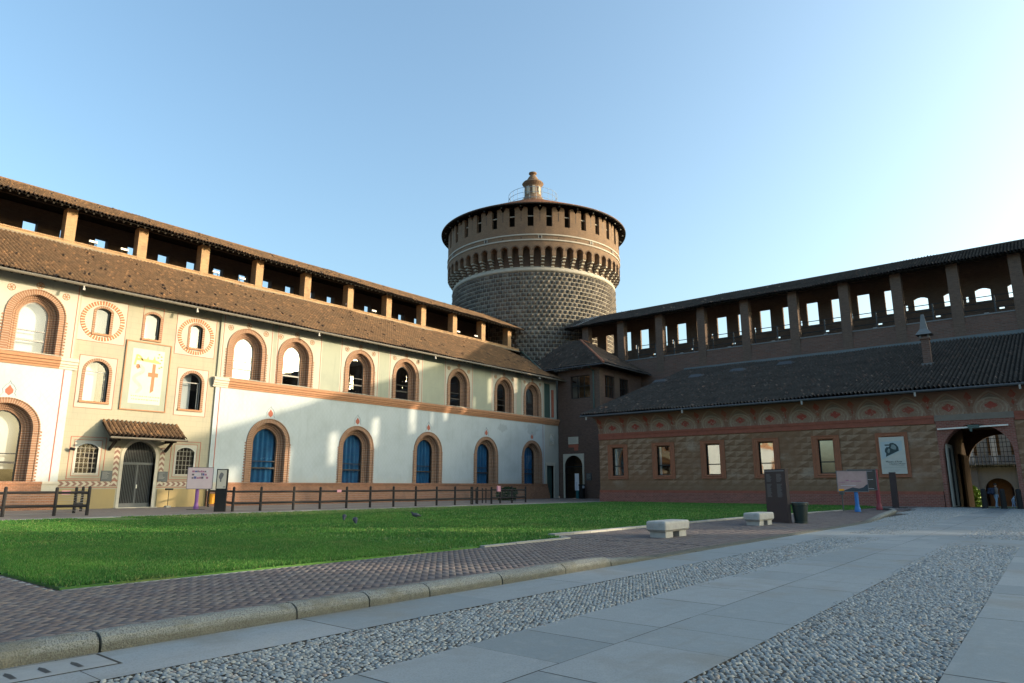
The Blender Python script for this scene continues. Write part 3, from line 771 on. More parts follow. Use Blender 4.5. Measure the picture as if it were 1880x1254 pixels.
# dark notice plates beside the door
for (a, b), lab in (((18.68, 19.37), 'blank looking dark notice plate between the canopy door and the sunlit barred window'), ((22.42, 23.1), 'dark notice plate with lines of text between the canopy door and the shaded barred window')):
    m = MB(); m.box(XM, XM+.05, a, b, 1.82, 2.53); n = tag(part('notice_plate', m, 'paint_slate' if 'paint_slate' in MAT else 'iron_grey', loc=(XM, a, 1.82)), lab, 'sign')
    t = MB()
    for k in range(6): t.box(XM+.05, XM+.054, a+.07, a+random.uniform(.3, .55), 2.42-k*.08, 2.44-k*.08)
    part('notice_text', t, 'frame_grey', n)
# roundel on the end strip, small door
m = MB(); m.box(XL-.03, XL+.02, 69.75, 70.75, 6.55, 7.95); rd = part('carved_roundel', m, 'sandstone', wing)
r1 = MB()
for r, d in ((.46, .12), (.28, .1)):
    r1.tube([(XL+.05, 70.25+r*.85*math.cos(k*PI/12), 7.25+r*1.2*math.sin(k*PI/12)) for k in range(25)], .05, 6, False)
r1.prism([(70.25+.2*math.cos(k*PI/6), 7.25+.33*math.sin(k*PI/6)) for k in range(12)], fy(XL), .02, .1)
part('roundel_ring', r1, 'paint_white', rd)
m = MB()
for a, b, z0, z1 in ((68.85, 69.05, 0, 4.0), (70.55, 70.75, 0, 4.0), (68.85, 70.75, 4.0, 4.22), (68.75, 70.85, 4.22, 4.38)): m.box(XL-.3, XL+.08, a, b, z0, z1)
dd = part('side_door', m, 'sandstone', wing)
m = MB(); m.box(XL-.34, XL-.28, 69.05, 70.55, .02, 4.0); 
for k in range(3):
    m.box(XL-.28, XL-.25, 69.15, 69.75, .3+k*1.25, 1.35+k*1.25); m.box(XL-.28, XL-.25, 69.85, 70.45, .3+k*1.25, 1.35+k*1.25)
part('door_leaf', m, 'green_pipe', dd)
m = MB(); m.box(XL-.3, XL-.2, 69.0, 70.2, 10.0, 14.3); part('end_shutter', m, 'green_pipe', wing)
m = MB(); m.box(XL-.3, XL-.16, 70.55, 71.0, 10.1, 13.6); part('end_shutter', m, 'paint_red', wing)
# roof of the wing
XG = -63.3
g0 = np.array([-50.15, 0, 14.82]); top = np.array([XG-.05, 0, 21.3]); dv = top-g0; S = np.linalg.norm(dv)
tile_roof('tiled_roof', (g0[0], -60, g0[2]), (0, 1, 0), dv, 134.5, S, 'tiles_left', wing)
sf = MB(); sf.face([(-50.2, -60, 14.7), (-50.2, 74, 14.7), (XG, 74, 21.15), (XG, -60, 21.15)])
sf.face([(-50.2, -60, 14.7), (-50.2, 74, 14.7), (-51.25, 74, 15.1), (-51.25, -60, 15.1)]); part('roof_boarding', sf, 'soffit', wing)
rf = MB()
for k in range(0, 220): y = -59.7+k*.6; rf.beam((-50.25, y, 14.66), (-51.4, y, 15.22), .12, .14) if y < 72 else None
part('rafter_ends', rf, 'dark_wood', wing)['kind'] = 'stuff'
gt = MB(); gt.tube([(-50.05, -60, 14.70), (-50.05, 73.2, 14.70)], .105, 8); part('gutter', gt, 'gutter_metal', wing)
lt = MB()
for y in (15.7, 23.4, 34.2, 48.3, 66.0): lt.box(-50.05, -49.9, y-.04, y+.04, 14.42, 14.6); lt.box(-49.98, -49.86, y-.07, y+.07, 14.3, 14.43)
split('eave_lamp', lt, 'frame_grey', wing, .1)
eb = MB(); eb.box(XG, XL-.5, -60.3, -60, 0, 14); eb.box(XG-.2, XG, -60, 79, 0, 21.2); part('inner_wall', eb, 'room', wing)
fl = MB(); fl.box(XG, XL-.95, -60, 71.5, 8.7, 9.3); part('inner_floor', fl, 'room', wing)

# ------------------------------------------------------------------ LEFT WALL WALK
lw = thing('roofed_wall_walk', 'sunlit brick wall walk with open pillars and tiled roof above the plastered wing', 'wall', (XG, 0, 0))
m = MB(); m.box(XG-.55, XG, -60, 78.6, 20.6, 21.62); part('parapet', m, 'brick_gallery', lw)
m = MB()
y = -60
while y < 78.5: m.box(XG-.57, XG+.05, y, y+.13, 21.62, 21.74); y += .15
part('parapet_coping', m, 'brick_gallery', lw)
m = MB(); m.box(XG-.02, XG+.2, -60, 78.6, 21.2, 21.38); part('flashing', m, 'flashing_tan', lw)
for k in range(-13, 11):
    c = 18.31+5.8*k
    m = MB(); m.box(XG-.95, XG+.03, c-.4, c+.4, 21.2, 24.5); part('pillar', m, 'brick_gallery', lw)
XB = XG-5.2
hs = []
k = -25
while k < 17:
    c = 16.75+2.865*k
    if c < 76: hs.append([(c-.56, 21.6), (c+.56, 21.6), (c+.56, 24.35), (c-.56, 24.38)])
    k += 1
m = MB(); m.holed([(-60, 14), (79.5, 14), (79.5, 25.6), (-60, 25.6)], hs, lambda a, b, d: (XB+d, a, b), 0, -.8, True); part('outer_wall', m, 'brick_gallery_shade', lw)  # back wall takes the darker brick for the shade inside the bays
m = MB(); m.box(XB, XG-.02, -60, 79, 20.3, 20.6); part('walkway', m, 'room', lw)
e0 = np.array([XG+1.05, 0, 24.42]); rg = np.array([XG-4.1, 0, 26.95])
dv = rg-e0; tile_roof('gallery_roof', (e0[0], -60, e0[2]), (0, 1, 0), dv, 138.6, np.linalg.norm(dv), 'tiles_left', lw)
m = MB(); m.face([(e0[0]-.05, -60, 24.33), (e0[0]-.05, 78.6, 24.33), (rg[0], 78.6, 26.85), (rg[0], -60, 26.85)])
m.face([(rg[0], -60, 27.0), (rg[0], 78.6, 27.0), (XB-1.3, 78.6, 25.3), (XB-1.3, -60, 25.3)]); part('roof_boarding', m, 'soffit', lw)
m = MB(); m.tube([(rg[0], -60, 27.0), (rg[0], 78.4, 27.0)], .14, 8); part('ridge_tile', m, 'tiles_left', lw)
m = MB()
for k in range(230): 
    y = -59.6+k*.6; m.beam((e0[0]-.1, y, 24.26), (rg[0], y, 26.78), .12, .14)
part('rafters', m, 'dark_wood', lw)['kind'] = 'stuff'
m = MB(); m.beam((XG-.4, -60, 24.62), (XG-.4, 78.5, 24.62), .3, .25, (0, 0, 1)); part('wall_plate', m, 'dark_wood', lw)
m = MB(); m.beam((XG-.6, 78.7, 21.2), (XB, 78.7, 21.2), .3, 6); part('end_wall', m, 'brick_gallery_shade', lw)

flp = None; ORD = ['first', 'second', 'third', 'fourth', 'fifth', 'sixth', 'seventh', 'eighth']
for k, y in enumerate((20.2, 22.75, 31.2, 34.0, 47.2, 51.0, 65.6, 69.2)):
    if flp is None:
        flp = thing('floodlight', 'small white floodlight on the sunlit parapet, eighth from the tower', 'floodlight', (XG-.25, y, 21.74), 'floodlights on the left parapet')
        m = MB(); m.box(-.06, .1, -.32, .32, .34, .52); part('lamp_head', m, 'lamp_white', flp, local=True)
        m = MB(); m.box(-.03, .03, -.28, -.22, 0, .36); m.box(-.03, .03, .22, .28, 0, .36); part('lamp_stand', m, 'iron', flp, local=True)
    else: o = dup(flp, (XG-.25, y, 21.74)); o['label'] = 'small white floodlight on the sunlit parapet, %s from the tower' % ORD[7-k]

# ------------------------------------------------------------------ TOWER
TC = (-70.12, 91.15); RS = 13.8
tw = thing('round_tower', 'huge round corner tower of diamond pointed grey stone with brick top', 'tower', (*TC, 0))
def cyl(r, s, z, R0=15.0):  # arc length s measured at R0
    a = s/R0; return (TC[0]+r*math.cos(a), TC[1]+r*math.sin(a), z)
m = MB(); m.lathe([(RS, 0), (RS, 34.8)], TC, 128); part('shaft_mortar', m, 'mortar', tw)
m = MB(); m.lathe([(RS+.01, 34.7), (RS+.01, 38)], TC, 128); part('corbel_shade', m, 'brick_tower_dark', tw)  # dark brick sheet stands in for the shadow between the corbels
NB, RH = 104, .665; vs, fs = [], []
for row in range(24):
    z1 = 34.0-row*RH; z0 = z1-RH
    for k in range(NB):
        a0 = 2*PI*(k+.5*(row % 2))/NB; a1 = a0+2*PI/NB; g = .0042
        R = RS+.02; i = len(vs)
        for a, z in ((a0+g, z0+.04), (a1-g, z0+.04), (a1-g, z1-.04), (a0+g, z1-.04)): vs.append((TC[0]+R*math.cos(a), TC[1]+R*math.sin(a), z))
        am = (a0+a1)/2+random.uniform(-.003, .003); q = .40+random.uniform(-.06, .05); zm = (z0+z1)/2+random.uniform(-.03, .03)
        for da, dz in ((-.004, -.03), (.004, -.03), (.004, .03), (-.004, .03)): vs.append((TC[0]+(R+q)*math.cos(am+da), TC[1]+(R+q)*math.sin(am+da), zm+dz))
        fs += [(i, i+1, i+5, i+4), (i+1, i+2, i+6, i+5), (i+2, i+3, i+7, i+6), (i+3, i, i+4, i+7), (i+4, i+5, i+6, i+7)]
fast('diamond_stones', vs, fs, 'tower_stone', tw)
m = MB(); m.lathe([(RS, 34.0), (RS+.2, 34.05), (RS+.32, 34.2), (RS+.32, 34.42), (RS+.18, 34.5), (RS+.18, 34.66), (RS+.02, 34.75), (RS, 34.9)], TC, 128); part('stone_band', m, 'band_stone', tw, smooth=False)
NC = 54; BW = 2*PI*15/NC
dm = MB(); cw = MB(); cs_ = MB(); rgm = MB()
for k in range(NC):
    s0 = k*BW
    ar = [(s0+BW/2+a, b) for a, b in arch(.56, 36.25, 37.15, .62, 10)]
    poly = [(s0, 36.25)]+ar[:1]+ar[1:-1]+ar[-1:]+[(s0+BW, 36.25), (s0+BW, 38.7), (s0, 38.7)]
    # drum with arched soffit: faces front + soffit
    tri = tessellate_polygon([[Vector((p[0], p[1], 0)) for p in poly]]); i = dm.vs([cyl(15.0, *p) for p in poly])
    for t in tri: dm.f.append([i+q for q in t])
    for q in range(len(ar)-1): dm.face([cyl(15.0, *ar[q]), cyl(15.0, *ar[q+1]), cyl(13.85, *ar[q+1]), cyl(13.85, *ar[q])])
    for q in range(len(ar)-1):
        o0, o1 = ar[q], ar[q+1]; c = (s0+BW/2, 37.15)
        e = lambda p, f: (c[0]+(p[0]-c[0])*f, c[1]+(p[1]-c[1])*f) if p[1] >= 37.15 else (c[0]+(p[0]-c[0])*f, p[1])
        if o0[1] > 37.0 and o1[1] > 37.0: rgm.face([cyl(15.04, *e(o0, 1.02)), cyl(15.04, *e(o1, 1.02)), cyl(15.04, *e(o1, 1.3)), cyl(15.04, *e(o0, 1.3))], [(0, q*.12), (0, q*.12+.12), (.25, q*.12+.12), (.25, q*.12)])
    # stepped bracket between arches, alternating stone and brick courses
    for st_ in range(7):
        za = 34.75+st_*.215; zb = za+.215; ro = 13.98+.155*st_+(.02 if st_ % 2 == 0 else -.02)
        if st_ == 0: cw = MB(); cs_ = MB()
        mm = cw if st_ % 2 == 0 else cs_
        w = .26 if st_ % 2 == 0 else .22
        pts = [cyl(r, s0+ds, z) for z in (za+.005, zb-.005) for r in (13.7, ro) for ds in (-w, w)]
        i = mm.vs(pts)
        for q in ((0, 1, 3, 2), (4, 6, 7, 5), (0, 4, 5, 1), (2, 3, 7, 6), (0, 2, 6, 4), (1, 5, 7, 3)): mm.f.append([i+z for z in q])
    cp_ = part('corbel', cw, 'corbel_stone', tw); part('brick_courses', cs_, 'brick_tower_dark', cp_)
part('corbel_drum', dm, 'brick_tower', tw); split('arch_ring', rgm, 'brick_tower_dark', tw)
# upper drum with swallow-tail merlons and openings
NM = 32; BM = 2*PI*15/NM; um = MB(); bar = MB(); slot = MB()
for k in range(NM):
    s0 = k*BM+.6; h = .47
    loop = [(s0+h, 38.7), (s0+BM-h, 38.7), (s0+BM-h, 44.15), (s0+BM/2+.42, 44.3), (s0+BM/2+.2, 43.75), (s0+BM/2, 43.45), (s0+BM/2-.2, 43.75), (s0+BM/2-.42, 44.3), (s0+h, 44.15)]
    below = [(s0-h, 38.7), (s0+h, 38.7), (s0+h, 41.05), (s0-h, 41.05)]
    for lp in (loop, below):
        d = []
        for q in range(len(lp)):
            a, b = lp[q], lp[(q+1) % len(lp)]; d.append(a)
        tri = tessellate_polygon([[Vector((p[0], p[1], 0)) for p in d]])
        for R in (15.0, 14.45):
            i = um.vs([cyl(R, *p) for p in d])
            for t in tri: um.f.append([i+z for z in t])
        for q in range(len(d)): um.face([cyl(15.0, *d[q]), cyl(15.0, *d[(q+1) % len(d)]), cyl(14.45, *d[(q+1) % len(d)]), cyl(14.45, *d[q])])
    bar.face([cyl(14.7, s0-h, 42.75), cyl(14.7, s0+h, 42.75), cyl(14.7, s0+h, 42.9), cyl(14.7, s0-h, 42.9)])
    bar.face([cyl(14.7, s0-h, 42.75), cyl(14.7, s0+h, 42.75), cyl(14.5, s0+h, 42.75), cyl(14.5, s0-h, 42.75)])
    slot.face([cyl(15.01, s0+BM/2-.04, 41.9), cyl(15.01, s0+BM/2+.04, 41.9), cyl(15.01, s0+BM/2+.04, 43.4), cyl(15.01, s0+BM/2-.04, 43.4)])
    if k % 3 == 0:
        q = s0+BM/2; i = slot.vs([cyl(15.1, q-.17, 39.05), cyl(15.1, q+.17, 39.05), cyl(15.1, q+.17, 39.4), cyl(15.1, q-.17, 39.4)]); slot.f.append([i, i+1, i+2, i+3])
        for a, b, c, d in ((-.3, -.18, 38.95, 39.5), (.18, .3, 38.95, 39.5)):
            bar.face([cyl(15.12, q+a, c), cyl(15.12, q+b, c), cyl(15.12, q+b, d), cyl(15.12, q+a, d)])
    else:
        q = s0+BM/2; slot.face([cyl(15.01, q-.08, 39.08), cyl(15.01, q+.08, 39.08), cyl(15.01, q+.08, 39.26), cyl(15.01, q-.08, 39.26)])
part('merlon_ring', um, 'brick_tower', tw); split('stone_lintel', bar, 'band_stone', tw, .1); split('putlog_hole', slot, 'frame_dark', tw)
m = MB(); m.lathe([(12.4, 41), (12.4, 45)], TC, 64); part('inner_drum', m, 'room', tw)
for z in (38.78, 39.62):
    m = MB(); m.lathe([(14.99, z-.11), (15.1, z-.11), (15.12, z), (15.1, z+.11), (14.99, z+.11)], TC, 128); part('stone_ring', m, 'band_stone', tw)
# conical roof of barrel tiles
ns, prof = 360, []
vs, fs, uv = [], [], []
RO = 16.25; ZR0, ZR1 = 44.42, 51.75; nr = 40
for j in range(nr+1):
    f = j/nr; r = RO+(1.0-RO)*f; z = ZR0+(ZR1-ZR0)*f
    for e in (0, 1):
        for k in range(ns*2):
            a = 2*PI*k/(ns*2); hh = (.075 if k % 2 == 0 else 0)*(1 if e == 0 else 1)+(.05 if e else .0)
            vs.append((TC[0]+r*math.cos(a), TC[1]+r*math.sin(a), z+hh))
n2 = ns*2
vs = np.array(vs); R_ = (nr+1)*2
i = np.arange(R_-1)[:, None]; jx = np.arange(n2)[None]
q = np.stack([i*n2+jx, i*n2+(jx+1) % n2, (i+1)*n2+(jx+1) % n2, (i+1)*n2+jx], -1).reshape(-1, 4)
uvq = np.stack([(jx//2)+0*i+.5, (i//2)+0*jx+.5], -1).reshape(-1, 1, 2).repeat(4, 1)
fast('cone_roof', vs, q, 'tiles_tower', tw, uvq.reshape(-1, 2))
m = MB(); m.lathe([(RO-.02, ZR0+.02), (RO-.02, ZR0-.12), (14.3, 45.1)], TC, 96); part('roof_soffit', m, 'soffit', tw)
m = MB()
for k in range(96):
    a = 2*PI*k/96; m.beam((TC[0]+16.1*math.cos(a), TC[1]+16.1*math.sin(a), 44.3), (TC[0]+14.4*math.cos(a), TC[1]+14.4*math.sin(a), 44.98), .14, .16)
split('rafter_end', m, 'dark_wood', tw)
m = MB()
for k in range(32):
    a = 2*PI*(k+.7)/32; m.box(TC[0]+15.6*math.cos(a)-.09, TC[0]+15.6*math.cos(a)+.09, TC[1]+15.6*math.sin(a)-.09, TC[1]+15.6*math.sin(a)+.09, 44.05, 44.22)
split('eave_lamp', m, 'iron_grey', tw)
lan = [(2.4, 51.2), (1.9, 51.9), (1.55, 52.4), (1.42, 53.0), (1.38, 54.0), (1.45, 54.3), (1.8, 54.7), (1.95, 54.9), (1.72, 55.2), (1.1, 55.45), (1.05, 55.75), (.98, 55.85), (.72, 56.3), (.48, 56.45), (.48, 56.7), (.72, 56.9), (.72, 57.1), (.4, 57.25), (0.01, 57.3)]
m = MB(); m.lathe(lan, TC, 24); ln_ = part('lantern', m, 'brick_tower', tw)
m = MB()
for k in range(8):
    a = 2*PI*k/8; m.beam((TC[0]+1.45*math.cos(a), TC[1]+1.45*math.sin(a), 52.6), (TC[0]+1.45*math.cos(a), TC[1]+1.45*math.sin(a), 54.1), .5, .14, (math.cos(a), math.sin(a), 0))
split('lantern_panel', m, 'corbel_stone', ln_)
m = MB(); RC = 4.36
for z in (50.6, 51.6, 52.5): m.tube([(TC[0]+RC*math.cos(2*PI*k/48), TC[1]+RC*math.sin(2*PI*k/48), z) for k in range(49)], .035, 5, False)
for k in range(24): a = 2*PI*k/24; m.tube([(TC[0]+RC*math.cos(a), TC[1]+RC*math.sin(a), 49.9), (TC[0]+RC*math.cos(a), TC[1]+RC*math.sin(a), 52.5)], .028, 5)
part('roof_railing', m, 'cage_metal', tw)

# ------------------------------------------------------------------ RIGHT WING (faces -Y)
YR = 59.5
rw = thing('painted_wing', 'low brown wing with painted diamond stonework, lunette frieze and wide tiled roof', 'building', (0, YR, 0))
fx = lambda Y: (lambda a, b, d: (a, Y-d, b))
XA, XZ = -37.5, 68.0
PX0, PX1 = -7.8, -3.56
WX = [(-36.5, -34.28), (-31.6, -29.28), (-26.7, -24.42), (-21.9, -19.65), (-17.0, -14.85), (-12.22, -10.0)]; WXX = [(2.2, 4.4), (7.2, 9.4), (12.2, 14.4)]
RIN = .5
holes = [[(a+RIN, 2.16+.34), (b-RIN, 2.5), (b-RIN, 5.2), (a+RIN, 5.2)] for a, b in WX[:5]+WXX]
por = [((PX0+PX1)/2+a, b) for a, b in arch((PX1-PX0)/2, -1.2, 3.85, 2.05, 20)]
m = MB(); m.holed([(XA, 1.12), (-8.05, 1.12), (-8.05, 6.06), (XA, 6.06)], [h for h in holes if h[0][0] < -8], fx(YR), 0, -.5, True)
m.holed([(-3.3, 1.12), (XZ, 1.12), (XZ, 6.06), (-3.3, 6.06)], [h for h in holes if h[0][0] > -3], fx(YR), 0, -.5, True)
split('painted_wall', m, 'rustic_paint', rw)
m = MB(); m.box(XA-.05, -8.1, YR-.14, YR+.4, -.4, .9); m.box(-3.25, XZ, YR-.14, YR+.4, -.4, .9); split('brick_plinth', m, 'brick_plinth', rw)
m = MB()
for a, b in ((XA-.05, -8.1), (-3.25, XZ)): m.box(a, b, YR-.1, YR+.4, .9, 1.12)
for a, b in ((XA-.04, -8.1), (-3.25, XZ)): m.box(a, b, YR-.1, YR+.3, 6.06, 6.2); m.box(a, b, YR-.06, YR+.3, 6.2, 6.45); m.box(a, b, YR-.12, YR+.3, 6.45, 6.66)
split('red_band', m, 'red_trim', rw, .01)
m = MB(); m.box(-8.1, -3.25, YR-.1, YR+.3, 6.22, 6.66); part('portal_lintel', m, 'lintel_stone', rw)
# cove cornice
n = 14; prof = [(-.005+0*0, 6.66)]+[(1.42*(1-math.cos(t*PI/2/n)), 6.66+1.6*math.sin(t*PI/2/n)) for t in range(1, n+1)]
m = MB()
xs = list(np.linspace(XA-.03, XZ, 40))
for a, b in zip(prof[:-1], prof[1:]): m.face([(XA-.03, YR-a[0], a[1]), (XZ, YR-a[0], a[1]), (XZ, YR-b[0], b[1]), (XA-.03, YR-b[0], b[1])])
m.face([(XA-.03, YR-p, q) for p, q in prof]+[(XA-.03, YR+.3, prof[-1][1]), (XA-.03, YR+.3, 6.66)])
part('painted_cove', m, 'cove_paint', rw)
m = MB(); m.box(XA-.03, XZ, YR+.02, YR+.3, 6.66, 8.4); m.box(XA, XA+.5, YR+.5, 82, -.3, 9.5); part('inner_wall', m, 'brick_block', rw)
# windows
for idx, (a, b) in enumerate(WX+WXX):
    w_, z0, z1 = b-a, 2.16, 5.54
    m = MB()
    def loop(o, d): return [(x, YR-d, z) for x, z in ((a+o, z0+o*.68), (b-o, z0+o*.68), (b-o, z1-o*.68), (a+o, z1-o*.68), (a+o, z0+o*.68))]
    P = [(0, -.02), (0, .1), (.09, .1), (.12, .06), (.26, .06), (.3, .1), (.4, .08), (.46, .02), (RIN, 0), (RIN, -.32)]
    m.sweep([loop(*p) for p in P]); w = part('framed_window', m, 'terracotta', rw, loc=(a, 0, z0))
    A, B, C, D = a+RIN, b-RIN, z0+RIN*.68, z1-RIN*.68
    if idx == 5:
        m = MB(); m.box(a+RIN-.25, b-RIN+.25, YR-.13, YR-.09, 2.42, 5.2)
        ps = tag(part('poster', m, 'paint_white', loc=(a, YR-.1, 2.5)), 'large pale blue museum poster with dark helmeted figure filling a window frame', 'poster')
        continue
    m = MB()
    for x0, x1, q0, q1 in ((A, A+.07, C, D), (B-.07, B, C, D), (A, B, C, C+.07), (A, B, D-.07, D), (A, B, C+.88, C+.97)): m.box(x0, x1, YR+.2, YR+.27, q0, q1)
    part('frame', m, 'frame_dark', w)
    m = MB(); m.face([(A, YR+.24, C), (B, YR+.24, C), (B, YR+.24, D), (A, YR+.24, D)]); part('pane', m, 'glass_dim' if idx < 2 else 'glass_win', w)
    m = MB()
    if idx < 2: m.box(A-.05, A+.2, YR+.5, YR+.55, C-.1, D+.1)
    else: m.box(A-.1, B+.1, YR+.5, YR+.54, C-.1, D+.1)
    part('blind', m, 'blind' if idx < 2 else 'terracotta_pale', w)
# portal
m = MB(); cx = (PX0+PX1)/2
m.holed([(-8.05, -1.2), (-3.3, -1.2), (-3.3, 6.22), (-8.05, 6.22)], [], fx(YR), 0) if False else None
out = [(-8.05, -1.2), (-8.05, 6.22), (-3.3, 6.22), (-3.3, -1.2)]
poly = out[:2]+out[2:]+por[::-1]
tri = tessellate_polygon([[Vector((p[0], p[1], 0)) for p in poly]]); i = m.vs([(p[0], YR-.06, p[1]) for p in poly])
for t in tri: m.f.append([i+q for q in t])
for q in range(len(por)-1): m.face([(por[q][0], YR-.06, por[q][1]), (por[q+1][0], YR-.06, por[q+1][1]), (por[q+1][0], YR+1.4, por[q+1][1]), (por[q][0], YR+1.4, por[q][1])])
for x in (-8.05, -3.3): m.face([(x, YR-.06, -1.2), (x, YR+.4, -1.2), (x, YR+.4, 6.22), (x, YR-.06, 6.22)])
pt = part('gate_portal', m, 'brick_plinth', rw)
m = MB(); m.box(-9.6, -9.4, YR+1.4, 87.5, -1.6, 7.3); m.box(-2.3, -2.1, YR+1.4, 87.5, -1.6, 7.3); m.box(-9.6, -2.1, YR+1.3, 87.5, 7.3, 7.5)
for x0, x1, z0, z1 in ((-9.6, PX0, -1.6, 7.3), (PX1, -2.1, -1.6, 7.3), (PX0, PX1, 5.9, 7.3)): m.box(x0, x1, YR+1.38, YR+1.44, z0, z1)
part('passage_wall', m, 'passage_dark', pt)
m = MB(); m.beam((-7.95, YR-.25, 5.62), (-3.65, YR-.25, 5.72), .1, .1); lb = part('portal_bar', m, 'lamp_white', rw)
m = MB(); m.box(-6.05, -5.35, YR-.36, YR-.16, 5.58, 5.82); m.box(-5.95, -5.8, YR-.34, YR-.2, 5.35, 5.6); part('portal_lamp', m, 'green_pipe', lb)
# open leaves inside the portal
m = MB(); m.box(-7.72, -7.62, YR+.55, YR+3.6, .02, 4.6); gl = part('gate_leaf', m, 'grey_plaster', rw)
m = MB()
for y in (YR+1.3, YR+1.6): m.box(-7.62, -7.56, y, y+.28, .1, 4.3)
m.box(-7.62, -7.55, YR+3.5, YR+3.62, .02, 4.6); part('leaf_batten', m, 'iron', gl)
# roof
e0 = np.array([0, 57.92, 8.5]); tp = np.array([0, 82.5, 16.3]); dv = tp-e0
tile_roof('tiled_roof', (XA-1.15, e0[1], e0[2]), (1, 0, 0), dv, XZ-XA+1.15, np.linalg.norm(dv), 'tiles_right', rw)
m = MB(); m.face([(XA-1.1, 57.95, 8.36), (XZ, 57.95, 8.36), (XZ, 82.5, 16.15), (XA-1.1, 82.5, 16.15)]); m.face([(XA-1.1, 57.95, 8.36), (XZ, 57.95, 8.36), (XZ, 59.6, 8.44), (XA-1.1, 59.6, 8.44)]); part('roof_boarding', m, 'soffit', rw)
m = MB(); m.beam((XA-1.12, 57.95, 8.42), (XA-1.12, 82.4, 16.2), .1, .22); part('verge_board', m, 'flashing', rw)
m = MB(); m.tube([(XA-1.2, 57.84, 8.36), (XZ, 57.84, 8.36)], .1, 8); part('gutter', m, 'gutter_dark', rw)
m = MB(); m.box(XA-1, XZ, 82.1, 82.48, 16.15, 16.55); part('flashing', m, 'flashing', rw)
m = MB()
for x in (-37.9, -27.5, -17.0, -8.9, -2.6, 5): m.box(x-.06, x+.06, 57.74, 57.86, 8.0, 8.3)
split('gutter_bracket', m, 'frame_grey', rw)
m = MB()
for x, v in ((-38.0, 17.2), (-33.9, 18.4), (-29.3, 19.6), (-24.3, 21.0)):
    y = e0[1]+dv[1]/np.linalg.norm(dv)*v; z = e0[2]+dv[2]/np.linalg.norm(dv)*v
    i = m.vs([(x-.9, y-.5, z-.02), (x+.9, y-.5, z-.02), (x+.9, y+.8, z+.33), (x-.9, y+.8, z+.33), (x-.6, y-.1, z+.38), (x+.6, y-.1, z+.38)])
    for f in ((0, 1, 5, 4), (1, 2, 5), (2, 3, 4, 5), (3, 0, 4)): m.f.append([i+q for q in f])
split('roof_vent', m, 'gutter_dark', rw)
# chimney
zc = 12.15; yc = 69.0
m = MB(); m.box(-9.62, -9.0, yc-.31, yc+.31, zc-.6, 14.2); m.box(-9.72, -8.9, yc-.41, yc+.41, 14.2, 14.32); chm = part('chimney', m, 'brick_old', rw)
m = MB(); 
for x in (-9.66, -9.04): 
    for y in (yc-.35, yc+.25): m.box(x-.02, x+.1, y, y+.12, 14.32, 14.62)
i = m.vs([(-9.95, yc-.62, 14.62), (-8.67, yc-.62, 14.62), (-8.67, yc+.62, 14.62), (-9.95, yc+.62, 14.62), (-9.6, yc-.28, 15.15), (-9.02, yc-.28, 15.15), (-9.02, yc+.28, 15.15), (-9.6, yc+.28, 15.15), (-9.42, yc-.08, 16.5), (-9.2, yc-.08, 16.5), (-9.2, yc+.08, 16.5), (-9.42, yc+.08, 16.5)])
for f in ((3, 2, 1, 0), (0, 1, 5, 4), (1, 2, 6, 5), (2, 3, 7, 6), (3, 0, 4, 7), (4, 5, 9, 8), (5, 6, 10, 9), (6, 7, 11, 10), (7, 4, 8, 11), (8, 9, 10, 11)): m.f.append([i+q for q in f])
part('chimney_cap', m, 'lead_dark', chm)
m = MB(); m.box(-9.75, -8.8, yc-.75, yc+.5, zc-.75, zc-.15); part('chimney_flashing', m, 'lead_dark', chm)

# ------------------------------------------------------------------ RIGHT WALL WALK
YG = 82.5; YB = 87.5
gw = thing('roofed_wall_walk', 'shaded brick wall walk with tall pillars and bright openings above the painted wing', 'wall', (0, YG, 0))
XS = -57.0
m = MB(); m.box(XS+4, XZ, YG, YG+.5, 10, 17.9); m.box(XS+4, XZ, YG+.1, YG+.6, 17.9, 18.55); part('parapet', m, 'brick_old', gw)
m = MB(); m.box(XS+4, XZ, YG+.05, YG+.62, 18.55, 18.68); part('parapet_coping', m, 'lead_dark', gw)
PC = [-53.9, -48.0, -42.02, -36.0, -30.2, -24.34, -18.63, -13.26, -7.95, -2.6]+[3+5.5*k for k in range(12)]
for c in PC:
    m = MB(); m.box(c-.52, c+.52, YG-.04, YG+1.0, 16.5, 24.4); part('pillar', m, 'brick_gallery_shade', gw)
hs = []
k = 0; c = -55.7
while c < 66:
    big = -56 < c < -13 or c > -1
    e_ = .05 if c > -1 else 0
    if big: hs.append([(c-.66-e_, 21.1), (c+.66+e_, 21.1), (c+.66+e_, 23.95), (c-.66-e_, 23.95)])
    else:
        hs.append([(c-.7, 21.1), (c+.7, 21.1), (c+.7, 22.35), (c+.35, 22.52), (c, 22.58), (c-.35, 22.52), (c-.7, 22.35)])
    if k % 2 == 0: hs.append([(c+1.35, 21.2), (c+1.58, 21.2), (c+1.58, 21.85), (c+1.35, 21.85)])
    else: hs.append([(c+1.25, 20.0), (c+1.7, 20.0), (c+1.7, 20.25), (c+1.25, 20.25)])
    c += 2.93; k += 1
gate = [(-6.15+a, b) for a, b in arch(3.15, -1.8, 3.61, 3.15, 24)]
m = MB(); m.holed([(XS-2, -2), (XZ, -2), (XZ, 25.8), (XS-2, 25.8)], hs+[gate], fx(YB), 0, -.32, True); part('outer_wall', m, 'brick_gallery_shade', gw)
m = MB(); m.box(XS, XZ, YG+.5, YB, 18.0, 18.3); part('walkway', m, 'room', gw)
e0 = np.array([0, YG-1.0, 24.4]); rg = np.array([0, 86.6, 26.75]); dv = rg-e0
tile_roof('gallery_roof', (XS-.3, e0[1], e0[2]), (1, 0, 0), dv, XZ-XS+.3, np.linalg.norm(dv), 'tiles_right', gw)
